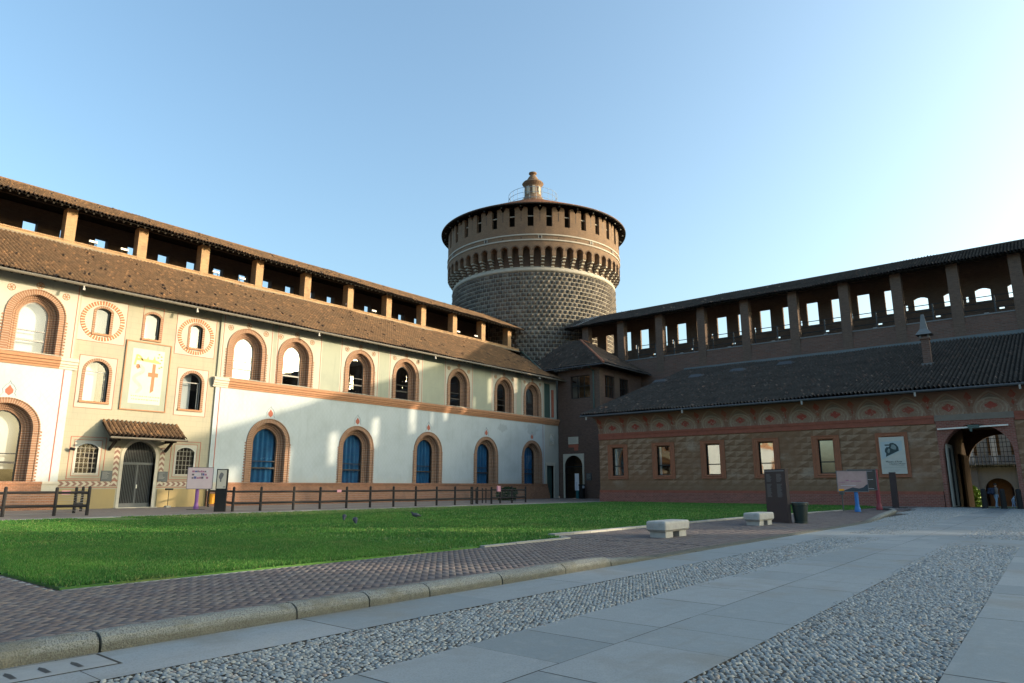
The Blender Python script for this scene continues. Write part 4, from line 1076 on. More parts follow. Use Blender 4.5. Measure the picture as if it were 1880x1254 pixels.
m = MB(); m.face([(XS-.3, e0[1]+.05, 24.3), (XZ, e0[1]+.05, 24.3), (XZ, rg[1], 26.65), (XS-.3, rg[1], 26.65)]); m.face([(XS-.3, rg[1], 26.8), (XZ, rg[1], 26.8), (XZ, YB+2, 25.5), (XS-.3, YB+2, 25.5)]); part('roof_boarding', m, 'soffit', gw)
m = MB()
for k in range(210): x = XS+k*.6; m.beam((x, e0[1]+.1, 24.25), (x, rg[1], 26.6), .12, .14)
part('rafters', m, 'dark_wood', gw)['kind'] = 'stuff'
m = MB(); m.beam((XS, YG+.3, 24.5), (XZ, YG+.3, 24.5), .3, .25); part('wall_plate', m, 'dark_wood', gw)
m = MB(); m.tube([(XS-.3, rg[1], 26.8), (XZ, rg[1], 26.8)], .13, 8); part('ridge_tile', m, 'tiles_right', gw)
m = MB(); m.face([(XS-.4, e0[1]-.02, 24.5), (XS+2.2, e0[1]+.35, 24.75), (XS+3.4, rg[1], 26.95), (XS-.4, rg[1], 26.95)]); part('verge_lead', m, 'lead_sheet', gw)
m = MB()
for z in (19.4, 20.05, 20.7): m.tube([(-46, YG+1.25, z+.0), (XZ, YG+1.25, z)], .05, 5)
x = -46
while x < XZ: m.box(x-.07, x+.07, YG+1.2, YG+1.3, 18.3, 20.75); x += 2.75
part('walkway_railing', m, 'rail_metal', gw)
m = MB()
for x in (-43.5, -39.0, -32.5, -27.0, -21.0, -15.8, -5.5): m.box(x-.2, x+.2, YG+.2, YG+.4, 18.68, 18.78)
split('parapet_lamp', m, 'frame_grey', gw)
# unseen wall added out of view to shade the courtyard ground
hs = [[(c-w_, 25.3), (c+w_, 25.3), (c+w_, z_), (c-w_, z_)] for c, w_, z_ in ((82.4, 1.15, 27.2), (95, .6, 26.5))]  # holes placed to throw small light patches on the ground
m = MB(); m.holed([(XZ, -1), (116, -1), (116, 35), (XZ, 35)], hs, fx(82.6), 0, -.3, True); part('shade_wall', m, 'brick_gallery_shade', gw)
m = MB(); m.box(-9.38, -9.2, 81.0, 87.2, -1.4, 4.6); part('shade_leaf', m, 'leaf_dark', gw)  # dark leaf added over the passage wall to cover its sunlit strip
gr = MB()
for k in range(-9, 10):
    x = k*.33; zt = 3.6+math.sqrt(max(0, 3.1**2-x*x)); gr.box(-6.15+x-.025, -6.15+x+.025, YB+.4, YB+.45, 3.4, zt)
for z in (3.5, 4.0, 4.5, 5.0, 5.5, 6.0, 6.4):
    hwz = math.sqrt(max(0, 3.12**2-max(0, z-3.6)**2)); gr.box(-6.15-hwz, -6.15+hwz, YB+.46, YB+.5, z-.025, z+.025)
part('portcullis', gr, 'iron', gw)

# ------------------------------------------------------------------ CORNER BLOCK
bl = thing('corner_block', 'dark brick corner block with hipped tile roof between the two wings', 'building', (-48, YC, 0))
BX0, BX1 = -51.28, -44.95
dh = [(-49.0+a, b) for a, b in arch(1.32, .02, 3.95, 1.3, 16)]
w1 = [(-49.3, 12.35), (-46.35, 12.35), (-46.35, 15.25), (-49.3, 15.25)]
m = MB(); m.holed([(BX0, 0), (-37.6, 0), (-37.6, 9.5), (BX1, 9.6), (BX1, 16.1), (BX0, 16.1)], [dh, w1], fx(YC), 0, -.5)
g2 = [(73.0, 12.4), (75.2, 12.4), (75.2, 15.2), (73.0, 15.2)]; g3 = [(76.6, 12.4), (78.8, 12.4), (78.8, 15.2), (76.6, 15.2)]
m.holed([(YC, 8), (82.4, 8), (82.4, 16.1), (YC, 16.1)], [g2, g3], fy(BX1), 0, -.5)
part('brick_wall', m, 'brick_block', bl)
m = MB(); m.box(BX1-.9, BX1+.06, YC-.06, YC+.75, 9, 16.0); m.box(-46.3, -45.9, YC-.05, YC+.1, 11, 16); m.box(BX1-.3, BX1+.05, 75.3, 76.5, 11, 16); part('brick_pier', m, 'brick_gallery_shade', bl)
def pane_set(a, b, y, vert):
    m = MB(); g = MB(); r = MB()
    for k in range(4):
        p = a+(b-a)*k/3
        if not vert: m.box(p-.05, p+.05, y+.2, y+.28, 12.35, 15.25)
        else: m.box(y-.28, y-.2, p-.05, p+.05, 12.4, 15.2)
    for z in (12.42, 13.9, 15.18):
        if not vert: m.box(a, b, y+.2, y+.28, z-.05, z+.05)
        else: m.box(y-.28, y-.2, a, b, z-.05, z+.05)
    if not vert: g.face([(a, y+.24, 12.35), (b, y+.24, 12.35), (b, y+.24, 15.25), (a, y+.24, 15.25)])
    else: g.face([(y-.24, a, 12.4), (y-.24, b, 12.4), (y-.24, b, 15.2), (y-.24, a, 15.2)])
    w = part('loggia_window', m, 'frame_dark', bl); part('pane', g, 'glass_dim', w)
pane_set(-49.3, -46.35, YC, False); pane_set(73.0, 75.2, BX1, True); pane_set(76.6, 78.8, BX1, True)
m = MB(); m.box(-50, -45.6, YC+3.2, YC+3.4, 11.5, 16); m.box(-50, -45.2, YC+.6, 82, 11.4, 11.6); part('loggia_room', m, 'room_warm', bl)
# hipped roof
ez, sl = 16.25, math.tan(math.radians(30)); ex, ey = -43.5, 70.45
run = 9.8; dvS = np.array([0, 1, sl]); dvE = np.array([-1, 0, sl]); Lr = run/math.cos(math.radians(30))
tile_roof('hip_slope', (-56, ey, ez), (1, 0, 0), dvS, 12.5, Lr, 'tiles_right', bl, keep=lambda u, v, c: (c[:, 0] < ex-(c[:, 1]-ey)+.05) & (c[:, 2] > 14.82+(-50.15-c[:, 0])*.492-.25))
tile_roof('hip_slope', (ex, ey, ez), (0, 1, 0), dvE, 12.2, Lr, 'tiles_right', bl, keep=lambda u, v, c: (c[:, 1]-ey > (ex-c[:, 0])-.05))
m = MB(); m.tube([(ex, ey, ez+.12), (ex-run, ey+run, ez+run*sl+.12)], .15, 8); m.tube([(ex-run, ey+run, ez+run*sl+.1), (ex-run, 82.4, ez+run*sl+.1)], .15, 8); part('hip_ridge', m, 'terracotta', bl)
m = MB(); zc = ez-.1
m.face([(-54.2, ey+.03, zc), (ex-.03, ey+.03, zc), (ex-.03, 82.4, zc), (BX1-.2, 82.4, zc+.3), (BX1-.2, YC+.2, zc+.3), (-54.2, YC+.2, zc+.3)]); part('roof_boarding', m, 'soffit', bl)
m = MB(); m.tube([(-53.6, ey-.06, ez-.1), (ex+.06, ey-.06, ez-.1)], .085, 6); m.tube([(ex+.07, ey-.06, ez-.1), (ex+.07, 82.3, ez-.1)], .085, 6); part('gutter', m, 'gutter_dark', bl)
m = MB(); m.tube([(-45.75, YC-.14, 9.5), (-45.75, YC-.14, 15.6), (-45.75, ey, 16.1)], .1, 8); part('downpipe', m, 'green_pipe', bl)
# valley flashing between the two roofs
m = MB()
for t in range(10):
    pass
zv = lambda y: ez+(y-ey)*sl; xv = lambda y: -50.15-(zv(y)-14.82)/.492
m.tube([(xv(y), y, zv(y)+.1) for y in (ey, ey+3, ey+6, ey+9)], .16, 6); part('valley_flashing', m, 'green_pipe', bl)
# arched stone doorway with iron gate
m = MB(); P = [(-50.55, 0), (-50.55, 5.45), (-47.45, 5.45), (-47.45, 0)]
poly = P+dh[::-1]; tri = tessellate_polygon([[Vector((p[0], p[1], 0)) for p in poly]])
for d in (.1,):
    i = m.vs([(p[0], YC-d, p[1]) for p in poly]); [m.f.append([i+q for q in t]) for t in tri]
for q in range(len(dh)-1): m.face([(dh[q][0], YC-.1, dh[q][1]), (dh[q+1][0], YC-.1, dh[q+1][1]), (dh[q+1][0], YC+.4, dh[q+1][1]), (dh[q][0], YC+.4, dh[q][1])])
for a, b in ((0, 1), (1, 2), (2, 3)): m.face([(P[a][0], YC-.1, P[a][1]), (P[b][0], YC-.1, P[b][1]), (P[b][0], YC, P[b][1]), (P[a][0], YC, P[a][1])])
dw = part('stone_doorway', m, 'sandstone', bl)
m = MB()
for k in range(-8, 9):
    x = k*.155; zt = 3.95+math.sqrt(max(0, 1.28**2-x*x)); m.box(-49.0+x-.014, -49.0+x+.014, YC+.2, YC+.23, .05, zt)
for z in (.1, .8, 1.5, 2.2, 2.9, 3.6, 4.3): m.box(-50.3, -47.7, YC+.23, YC+.26, z-.015, z+.015)
m.box(-50.3, -47.7, YC+.18, YC+.25, 3.8, 3.95); part('iron_gate', m, 'iron', dw)
m = MB(); m.box(-50.6, -47.4, YC+2.3, YC+2.5, 0, 6); m.box(-50.7, -50.5, YC+.5, YC+2.4, 0, 6); m.box(-47.5, -47.3, YC+.5, YC+2.4, 0, 6); m.box(-50.6, -47.4, YC+.5, YC+2.5, 5.9, 6.1); part('doorway_lobby', m, 'room_warm', dw)
m = MB(); m.box(-49.75, -48.25, YC-.06, YC+.02, 6.65, 7.55); ss = tag(part('stone_tablet', m, 'sandstone', loc=(-49, YC, 6.65)), 'pale carved stone tablet above the arched doorway of the corner block', 'plaque')
m = MB()
for k in range(5): m.box(-49.6, -48.4-random.uniform(0, .2), YC-.064, YC-.06, 7.38-k*.14, 7.42-k*.14)
part('tablet_inscription', m, 'frame_grey', ss)
m = MB(); m.box(-49.75, -48.25, YC-.02, YC+.02, 6.25, 6.62); m.box(-48.9, -48.3, YC-.02, YC+.02, 5.85, 6.25); part('red_patch', m, 'paint_red', bl)
m = MB(); m.box(-47.15, -46.4, YC-.08, YC, 2.2, 3.05); n = tag(part('notice_plate', m, 'iron_grey', loc=(-46.8, YC, 2.2)), 'dark square notice plate on the brick wall beside the corner doorway', 'sign')
m = MB()
for k in range(5): m.box(-47.05, -46.55-random.uniform(0, .2), YC-.085, YC-.08, 2.9-k*.12, 2.93-k*.12)
part('notice_text', m, 'frame_grey', n)
# ------------------------------------------------------------------ GROUND
m = MB(); m.face([(-600, -400, -.02), (600, -400, -.02), (600, 62, -.02), (-600, 62, -.02)]); struct(part('ground', m, 'courtyard_ground'))
m = MB(); m.face([(-600, 62, -.02), (600, 62, -.02), (600, 92, -1.5), (-600, 92, -1.5)]); m.face([(-600, 92, -1.5), (600, 92, -1.5), (600, 700, -1.5), (-600, 700, -1.5)]); struct(part('ground', m, 'courtyard_ground'))
GL = dict(kerb0=-7.42, kerb1=-7.2)
# lawn with raised soil
LX0, LX1 = -35.9, -11.75
lawn = [(LX0, 3.9), (LX1, 3.9), (LX1, 16.55), (-12.75, 17.1), (-12.75, 36), (-11.9, 46.5), (-11.6, 54.5), (-13, 57.3), (-34.6, 57.3)]
m = MB(); m.prism(lawn, lambda a, b, d: (a, b, d), -.1, .05); struct(part('lawn', m, 'lawn_soil'))
def inpoly(x, y, P):
    r = np.zeros(len(x), bool); n = len(P)
    for k in range(n):
        (xa, ya), (xb, yb) = P[k], P[(k+1) % n]
        c = ((ya > y) != (yb > y)) & (x < (xb-xa)*(y-ya)/(yb-ya+1e-12)+xa); r ^= c
    return r
def grass(n, y0, y1, h, w, nb, xr=(LX0, LX1)):
    x = RNG.uniform(*xr, n); y = RNG.uniform(y0, y1, n); k = inpoly(x+RNG.normal(0, .035, n), y+RNG.normal(0, .035, n), lawn); x, y = x[k], y[k]; n = len(x)
    x = np.repeat(x, nb)+RNG.normal(0, w*1.5, n*nb); y = np.repeat(y, nb)+RNG.normal(0, w*1.5, n*nb); N = n*nb
    a = RNG.uniform(0, 2*PI, N); hh = h*RNG.uniform(.5, 1.3, N); lean = RNG.normal(0, .45, (N, 2))*hh[:, None]
    z = np.full(N, .045)
    A = np.stack([x-w*np.cos(a), y-w*np.sin(a), z], -1); B = np.stack([x+w*np.cos(a), y+w*np.sin(a), z], -1); C = np.stack([x+lean[:, 0], y+lean[:, 1], z+hh], -1)
    return np.stack([A, B, C], 1).reshape(-1, 3)
gs = [grass(45000, 3.9, 12, .06, .0065, 6, (-20, LX1)), grass(60000, 3.9, 24, .06, .011, 5, (-32, LX1)), grass(70000, 14, 57.3, .065, .022, 4), grass(9000, 3.9, 12, .06, .03, 4, (LX0, -20))]
gv = np.concatenate(gs); struct(fast('grass', gv, np.arange(len(gv)).reshape(-1, 3), 'grass_blade'), 'stuff')
# stone borders of the lawn
m = MB()
def border(a, b, w=.2, h=.07, L_=.95):
    a, b = Vector((*a, 0)), Vector((*b, 0)); d = b-a; n = max(1, int(d.length/L_)); 
    for k in range(n):
        p, q = a+d*(k/n)+d.normalized()*.008, a+d*((k+1)/n)-d.normalized()*.008; z = h+random.uniform(-.006, .006)
        m.beam((p.x, p.y, z/2-.05), (q.x, q.y, z/2-.05), w, z+.1)
border((-15.8, 3.8), (-11.65, 3.8), .08, .022); border((LX1+.06, 3.9), (LX1+.06, 13.0), .06, .02); border((LX1+.1, 13.0), (LX1+.1, 16.7), .16, .07); border((LX1, 16.75), (-12.7, 17.2), .2, .07); border((-12.62, 17.2), (-12.62, 36), .24, .09); border((-12.62, 36), (-11.8, 46.5), .2, .07)
struct(part('kerb', m, 'pale_kerb'))
# terrace along the plastered wing, with its stone edge
m = MB(); m.box(-51.3, -36.4, -60, 71.7, -.1, .02); m.box(-36.4, -34.6, 57.3, 71.7, -.1, .018); m.box(-34.6, -8.4, 57.35, 59.5, -.1, .02); struct(part('pavement', m, 'terrace_paving'))
m = MB()
y = -20
while y < 57: L_ = random.uniform(1.1, 1.7); m.box(-36.42, -35.98, y+.01, min(y+L_, 57.3)-.01, -.05, .075+random.uniform(-.008, .008)); y += L_
struct(part('kerb', m, 'pale_kerb'))
# herringbone brick path
def bricks(x0, x1, y0, y1, keep=None):
    U = .118; vs, fs = [], []; c, s = math.cos(PI/4), math.sin(PI/4); R = int(max(x1-x0, y1-y0)/U)+6; cx, cy = (x0+x1)/2, (y0+y1)/2; g = .005
    I, J = np.meshgrid(np.arange(-R, R), np.arange(-R, R), indexing='ij'); K = (I-J) % 4
    out = []
    for kk, (w, h) in ((0, (2, 1)), (3, (1, 2))):
        i, j = I[K == kk], J[K == kk]
        qx = np.stack([i*U+g, (i+w)*U-g, (i+w)*U-g, i*U+g], -1); qy = np.stack([j*U+g, j*U+g, (j+h)*U-g, (j+h)*U-g], -1)
        X = cx+qx*c-qy*s; Y = cy+qx*s+qy*c; mx, my_ = X.mean(1), Y.mean(1)
        k = (mx > x0) & (mx < x1) & (my_ > y0) & (my_ < y1)
        if keep is not None: k &= keep(mx, my_)
        out.append((X[k], Y[k]))
    X = np.concatenate([o[0] for o in out]); Y = np.concatenate([o[1] for o in out]); X = np.clip(X, x0, x1); Y = np.clip(Y, y0, y1)
    z = .03+RNG.normal(0, .0012, (len(X), 1))+RNG.normal(0, .0007, X.shape)
    T = np.stack([X, Y, z], -1); cxm, cym = X.mean(1, keepdims=True), Y.mean(1, keepdims=True)
    B = np.stack([cxm+(X-cxm)*1.03, cym+(Y-cym)*1.03, z-.012], -1)
    P = np.concatenate([T, B], 1).reshape(-1, 3); b = np.arange(len(X))[:, None]*8
    F = np.concatenate([b+np.array([[0, 1, 2, 3]])]+[b+np.array([[k, k+4, (k+1) % 4+4, (k+1) % 4]]) for k in range(4)], 0)
    return P, F
def path_keep(x, y): 
    e = np.where(y < 3.75, -16.0, np.where(y < 16.9, LX1+.1, np.where(y < 36, -12.48, -12.48+(y-36)*.077)))
    w = np.where(y > 30, -7.45-(y-30)*.075, -7.45)
    return (x > e) & (x < w)
pv, pf, off = [], [], 0
for a, b in (((-16.0, -7.42), (-1.5, 16.9)), ((-12.6, -7.42), (16.9, 38)), ((-12.6, -7.42), (38, 57.3))):
    P, F = bricks(*a, *b, path_keep); pv.append(P); pf.append(F+off); off += len(P)
struct(fast('brick_path', np.concatenate(pv), np.concatenate(pf), 'path_brick'))
m = MB(); m.prism([(-16.0, -1.5), (-7.4, -1.5), (-7.4, 30), (-9.5, 57.3), (-11.6, 57.3), (-12.45, 36), (-12.45, 17.0), (LX1, 16.6), (LX1, 3.9), (-16, 3.9)], lambda a, b, d: (a, b, d), -.1, .014); struct(part('ground', m, 'sand_bed'))
# granite kerb: rounded raised blocks that sink to flush at the crossing
m = MB()
def kerb(p, q, h0, h1, w=.30):
    (xa, ya), (xb, yb) = p, q; n = 18; rings = []
    pr = [(-w/2, -.1), (-w/2, 1.0), (-w/2+.03, 1.16), (.02, 1.2), (w/2-.09, 1.12), (w/2-.03, .92), (w/2, .6), (w/2+.01, -.1)]
    for k in range(n+1):
        f = k/n; x, y, h = xa+(xb-xa)*f, ya+(yb-ya)*f, h0+(h1-h0)*f; sh = .02 if k in (0, n) else 0
        rings.append(m.vs([(x+a*(1-sh*2)+random.uniform(-.007, .007), y, (b*h/1.2 if b > 0 else b)*(1-sh*1.5)+random.uniform(-.006, .005)) for a, b in pr]))
    for k in range(n):
        for j in range(len(pr)-1): m.f.append([rings[k]+j, rings[k]+j+1, rings[k+1]+j+1, rings[k+1]+j])
    m.f.append([rings[0]+j for j in range(len(pr))]); m.f.append([rings[-1]+j for j in range(len(pr))][::-1])
ky = [-6, -4.2, -2.1, -.2, 1.4, 2.78, 4.85, 5.9, 6.95, 8.5, 10.2, 11.7, 13.6]
for a, b in zip(ky[:-1], ky[1:]): 
    h = .175 if b < 11.8 else .14
    kerb((-7.33, a+.012), (-7.33, b-.012), h, h if b < 13 else .045)
y = 13.6
while y < 31: b = y+random.uniform(1.4, 2.1); kerb((-7.33, y+.01), (-7.33, b-.01), .042, .042); y = b
pts = [(-7.33, y), (-7.55, 35), (-7.95, 38.5), (-8.35, 42), (-8.75, 45.5), (-9.6, 49), (-10.4, 50.2)]
hh = [.045, .12, .17, .18, .18, .18, .18]
for k in range(len(pts)-1): kerb(pts[k], pts[k+1], hh[k], hh[k+1])
struct(part('kerb', m, 'kerb_granite', smooth=False))
# granite slabs
m = MB()
def slabs(x0, x1, y0, y1, lmin, lmax, skew=0.0, cols=1, dz=0.0):
    for c in range(cols):
        y = y0-random.uniform(0, 1.0)
        while y < y1:
            b = min(y+random.uniform(lmin, lmax), y1)
            if b-y < .25: break
            a0, a1 = x0+(x1-x0)*c/cols, x0+(x1-x0)*(c+1)/cols; g = .0045; z = .0115+dz+random.uniform(-.0015, .0015); s0, s1 = -(y-5)*skew, -(b-5)*skew
            i = m.vs([(a0+g+s0, y+g, z), (a1-g+s0, y+g, z), (a1-g+s1, b-g, z), (a0+g+s1, b-g, z)]); k = m.vs([(a0+s0, y, z-.02), (a1+s0, y, z-.02), (a1+s1, b, z-.02), (a0+s1, b, z-.02)])
            m.f.append([i, i+1, i+2, i+3])
            y = b
SK = .026
slabs(-7.17, -6.16, -4, 33, 1.4, 2.6); slabs(-4.78, -2.6, -4, 60, .75, 1.6, SK*.6, 2); slabs(-1.05, 1.35, -4, 58, .8, 1.6, SK, 2)
slabs(-6.3, -4.6, 23.0, 24.6, 1.6, 1.7, 0, 2, .002); slabs(-3.05, -.95, 22.2, 24.4, 2, 2.2, SK, 2, .002)
slabs(3.2, 5.4, -4, 58, .8, 1.6, 0, 2)
struct(part('granite_slabs', m, 'granite_slab'))
m = MB()
for x0, x1, y0, y1, k in ((-7.17, -6.16, -4, 33, 0), (-4.78, -2.6, -4, 60, SK*.6), (-1.05, 1.35, -4, 58, SK), (-6.3, -4.6, 22.95, 24.65, 0), (-3.05, -.95, 22.2, 24.4, SK), (3.2, 5.4, -4, 58, 0)):
    m.prism([(x0-(y0-5)*k, y0), (x1-(y0-5)*k, y0), (x1-(y1-5)*k, y1), (x0-(y1-5)*k, y1)], lambda a, b, d: (a, b, d), -.05, .0075)
struct(part('ground', m, 'joint_bed'))
# river cobbles
def dome(n1, n2):
    v = [(0, 0, 1.0)]; f = []
    for k in range(n1): a = 2*PI*k/n1; v.append((.62*math.cos(a), .62*math.sin(a), .74))
    for k in range(n1): a = 2*PI*k/n1; v.append((1.0*math.cos(a), 1.0*math.sin(a), -.05))
    for k in range(n1): f.append((0, 1+k, 1+(k+1) % n1, 1+(k+1) % n1))
    for k in range(n1): f.append((1+k, 1+n1+k, 1+n1+(k+1) % n1, 1+(k+1) % n1))
    return np.array(v), f
def cobbles(x0, x1, y0, y1, sp, skew, skip=None, nside=8, w2=None):
    nx, ny = int((x1-x0)/sp)+2, int((y1-y0)/(sp*.88)); I, J = np.meshgrid(np.arange(nx), np.arange(ny), indexing='ij')
    x = x0+sp*.1+I*sp+(J % 2)*sp*.5+RNG.normal(0, sp*.11, I.shape); y = y0+J*sp*.88+RNG.normal(0, sp*.11, I.shape)
    x, y = x.ravel(), y.ravel(); k = x < x1-sp*.02
    if skip: k &= ~((y > skip[0]) & (y < skip[1]))
    x, y = x[k], y[k]; n = len(x); x = x-(y-5)*skew
    a = RNG.normal(0.25, .55, n); rx = sp*RNG.uniform(.43, .66, n); ry = sp*RNG.uniform(.33, .5, n); rz = sp*RNG.uniform(.24, .38, n); zz = RNG.normal(-.002, .003, n)
    V0, F0 = dome(nside, 0); jit = 1+RNG.normal(0, .07, (n, len(V0), 1))
    P = V0[None]*jit; lx = P[..., 0]*rx[:, None]; ly = P[..., 1]*ry[:, None]
    tx, ty = RNG.normal(0, .16, n), RNG.normal(0, .16, n)
    X = x[:, None]+lx*np.cos(a)[:, None]-ly*np.sin(a)[:, None]; Y = y[:, None]+lx*np.sin(a)[:, None]+ly*np.cos(a)[:, None]
    Z = P[..., 2]*rz[:, None]+zz[:, None]-.004+tx[:, None]*lx+ty[:, None]*ly
    T = np.array([f[:3] for f in F0[:nside]]); Q = np.array(F0[nside:]); b = np.arange(n)[:, None, None]*len(V0)
    Q3 = np.concatenate([T, Q[:, [0, 1, 2]], Q[:, [0, 2, 3]]])
    return np.stack([X, Y, Z], -1).reshape(-1, 3), (b+Q3[None]).reshape(-1, 3)
cv, cf, off = [], [], 0
for args in ((-6.16, -4.74, -1, 12, .058, .0, None, 8), (-6.16, -4.74, 12, 33, .075, .0, (22.95, 24.65), 6), (-6.7, -5.2, 33, 58, .10, 0.0, None, 6), (-8.5, -6.7, 44, 58.5, .11, 0.0, None, 6), (-7.6, -6.7, 33, 44, .11, 0.0, None, 6), (-11, -8.5, 52, 57.3, .11, 0.0, None, 6),
             (-2.6, -1.05, -1, 14, .058, SK, None, 8), (-2.6, -1.05, 14, 57, .078, SK, (22.1, 24.5), 6), (1.4, 3.2, 1, 40, .1, SK*.3, None, 6)):
    P, F = cobbles(*args); cv.append(P); cf.append(F+off); off += len(P)
struct(fast('cobbled_pavement', np.concatenate(cv), np.concatenate(cf), 'cobble_stone', smooth=True))
m = MB(); m.prism([(-7.2, -6), (6, -6), (6, 58.8), (-11, 58.8), (-11, 51), (-8.2, 42), (-7.2, 31)], lambda a, b, d: (a, b, d), -.08, -.001); struct(part('ground', m, 'sand_bed'))
m = MB(); m.face([(-7.14, 1.69, .0125), (-6.59, 1.69, .0125), (-6.59, 2.75, .0125), (-7.14, 2.75, .0125)]); struct(part('ground', m, 'joint_bed'))
# slotted drain cover in the gutter strip
m = MB(); m.box(-7.12, -6.62, 1.72, 2.72, .0, .0135); dc = tag(part('drain_cover', m, 'bench_drain', loc=(-6.9, 2.2, 0)), 'grey drain slab with three dark slots beside the kerb', 'drain cover')
m = MB()
for y in (2.0, 2.24, 2.48): 
    m.face([(-6.98, y+.0, .0145), (-6.9, y-.035, .0145), (-6.72, y-.03, .0145), (-6.72, y+.015, .0145), (-6.9, y+.02, .0145)])
split('drain_slot', m, 'frame_dark', dc)
# ------------------------------------------------------------------ FENCES, SIGNS, FURNITURE
def rot(mb, c, ang):
    ca, sa = math.cos(ang), math.sin(ang); mb.v = [(c[0]+(x-c[0])*ca-(y-c[1])*sa, c[1]+(x-c[0])*sa+(y-c[1])*ca, z) for x, y, z in mb.v]; return mb
MAT['tag_pink'] = plain('tag_pink', (.62, .3, .36), .7, .1); MAT['sign_pink'] = plain('sign_pink', (.52, .42, .44), .6, .08)
MAT['pole_purple'] = plain('pole_purple', (.24, .09, .30), .5, .15, 3, .5); MAT['pole_blue'] = plain('pole_blue', (.01, .14, .42), .45, .15, 3, .5)
MAT['pole_red'] = plain('pole_red', (.20, .02, .035), .45, .15, 3, .5); MAT['orange_sign'] = plain('orange_sign', (.70, .30, .02), .5, .15)
MAT['totem_brown'] = plain('totem_brown', (.05, .036, .036), .7, .12, 2, .25); MAT['print_grey'] = plain('print_grey', (.15, .145, .15), .6, .1)
MAT['bin_green'] = plain('bin_green', (.008, .02, .019), .4, .2, 3, .5); MAT['bench_stone'] = plain('bench_stone', (.34, .335, .32), .9, .25, 7)
MAT['teal_paint'] = plain('teal_paint', (.02, .12, .14), .5, .1); MAT['panel_white'] = plain('panel_white', (.62, .66, .72), .6, .05)
def fence(name, label, runs, heights=1.47):
    f = thing(name, label, 'fence', (*runs[0][0], 0))
    for run in runs:
        for k, (x, y) in enumerate(run):
            h = heights+random.uniform(-.03, .03)
            m = MB(); m.tube([(x, y, -.05), (x+random.uniform(-.015, .015), y, h-.05), (x, y, h)], [.085, .08, .05], 8); part('post', m, 'fence_wood', f)
        for z, w in ((1.17, .13), (.50, .15)):
            m = MB()
            for a, b in zip(run[:-1], run[1:]): m.tube([(*a, z+random.uniform(-.02, .02)), (*b, z+random.uniform(-.02, .02))], w/2, 7)
            part('rail', m, 'fence_wood', f)
        m = MB()
        for a, b in zip(run[:-1], run[1:]):
            for z in (.14, .3, .66, .8, .93, 1.05): m.tube([(a[0], a[1], z), ((a[0]+b[0])/2, (a[1]+b[1])/2, z-.012), (b[0], b[1], z)], .0065, 4, False)
        part('fence_wire', m, 'frame_grey', f)
    return f
ys = [21.65, 23.45, 25.75, 27.75, 29.9, 31.95, 34.1, 36.3, 38.5, 40.55, 42.6]
fm = fence('wooden_fence', 'long dark post and rail fence in front of the blue curtained windows', [[(-39.3, y) for y in ys], [(-39.3, 21.65), (-44.2, 23.5), (-49.6, 25.4)], [(-39.3, 45.0), (-39.6, 46.5), (-40.0, 48.6), (-40.5, 51.2)]])
m = MB(); m.box(-39.36, -39.24, 45.75, 46.15, 1.05, 1.52); part('paper_tag', m, 'tag_pink', fm)
m = MB(); m.box(-39.2, -39.18, 29.0, 29.35, 1.1, 1.26); part('paper_tag', m, 'tag_pink', fm)
m = MB()
for y in (43.1, 43.9, 44.35): m.tube([(-39.35, y, .1), (-39.35, y, 1.33)], .05, 6)
for z in (.45, 1.15): m.tube([(-39.35, 42.7, z), (-39.35, 45.0, z)], .055, 6)
for p in ((-39.75, 42.95), (-40.2, 44.2)): m.tube([(*p, 0), (*p, 1.45)], .075, 8)
part('gate', m, 'fence_wood', fm)
fl_ = fence('wooden_fence', 'short weathered post and rail fence with pink tag beside the entrance bay', [[(-42.3, 6.0), (-41.75, 8.4), (-41.2, 10.75), (-40.65, 12.8), (-40.05, 14.1)], [(-40.05, 14.1), (-43.8, 14.75), (-47.2, 16.25)]])
m = MB(); m.box(-40.9, -40.86, 13.1, 13.5, 1.08, 1.27); part('paper_tag', m, 'tag_pink', fl_)
tg = MB(); tg.tube([(-43.6, 22.55, .38), (-43.6, 22.55, 1.02)], .17, 10); tag(part('fire_extinguisher', tg, 'orange_sign', loc=(-43.6, 22.55, .38)), 'orange cylinder hanging on the fence behind the pink sign', 'extinguisher')

def sign(name, label, base, bw, z0, z1, pole, board, ang, poff=0.0, pr=.11, top=None):
    """board on a coloured round pole with a flat black foot"""
    x, y = base; s = thing(name, label, 'sign', (x, y, 0))
    m = MB(); m.lathe([(.02, .0), (.56, 0), (.56, .035), (.02, .05)], base, 24); part('base_plate', m, 'iron', s)
    m = MB(); m.lathe([(pr*1.55, .03), (pr*1.5, .2), (pr*1.15, .34), (pr, .45), (pr, (top or z0+.3)), (.01, (top or z0+.3))], base, 16); part('pole', m, pole, s)
    m = MB(); m.box(x-bw/2+poff, x+bw/2+poff, y-.16, y-.11, z0, z1); b = part('board', rot(m, base, ang), board, s)
    m = MB(); 
    for a, c, d, e in ((x-bw/2+poff-.03, x-bw/2+poff, z0-.03, z1+.03), (x+bw/2+poff, x+bw/2+poff+.03, z0-.03, z1+.03), (x-bw/2+poff, x+bw/2+poff, z1, z1+.03), (x-bw/2+poff, x+bw/2+poff, z0-.03, z0)): m.box(a, c, y-.175, y-.1, d, e)
    part('board_frame', rot(m, base, ang), 'print_grey', s)
    return s, b
A1 = math.atan2(.772, .635)-math.radians(90-2) if False else math.radians(60)
def boardfill(b, base, ang, bw, z0, z1, items, poff=0.0):
    """printed patches: (u0,u1,v0,v1,material) in fractions of the board"""
    x, y = base; groups = {}
    for u0, u1, v0, v1, mt in items:
        groups.setdefault(mt, MB()).box(x+poff-bw/2+bw*u0, x+poff-bw/2+bw*u1, y-.166, y-.16, z0+(z1-z0)*v0, z0+(z1-z0)*v1)
    for mt, m in groups.items(): part('print', rot(m, base, ang), mt, b)
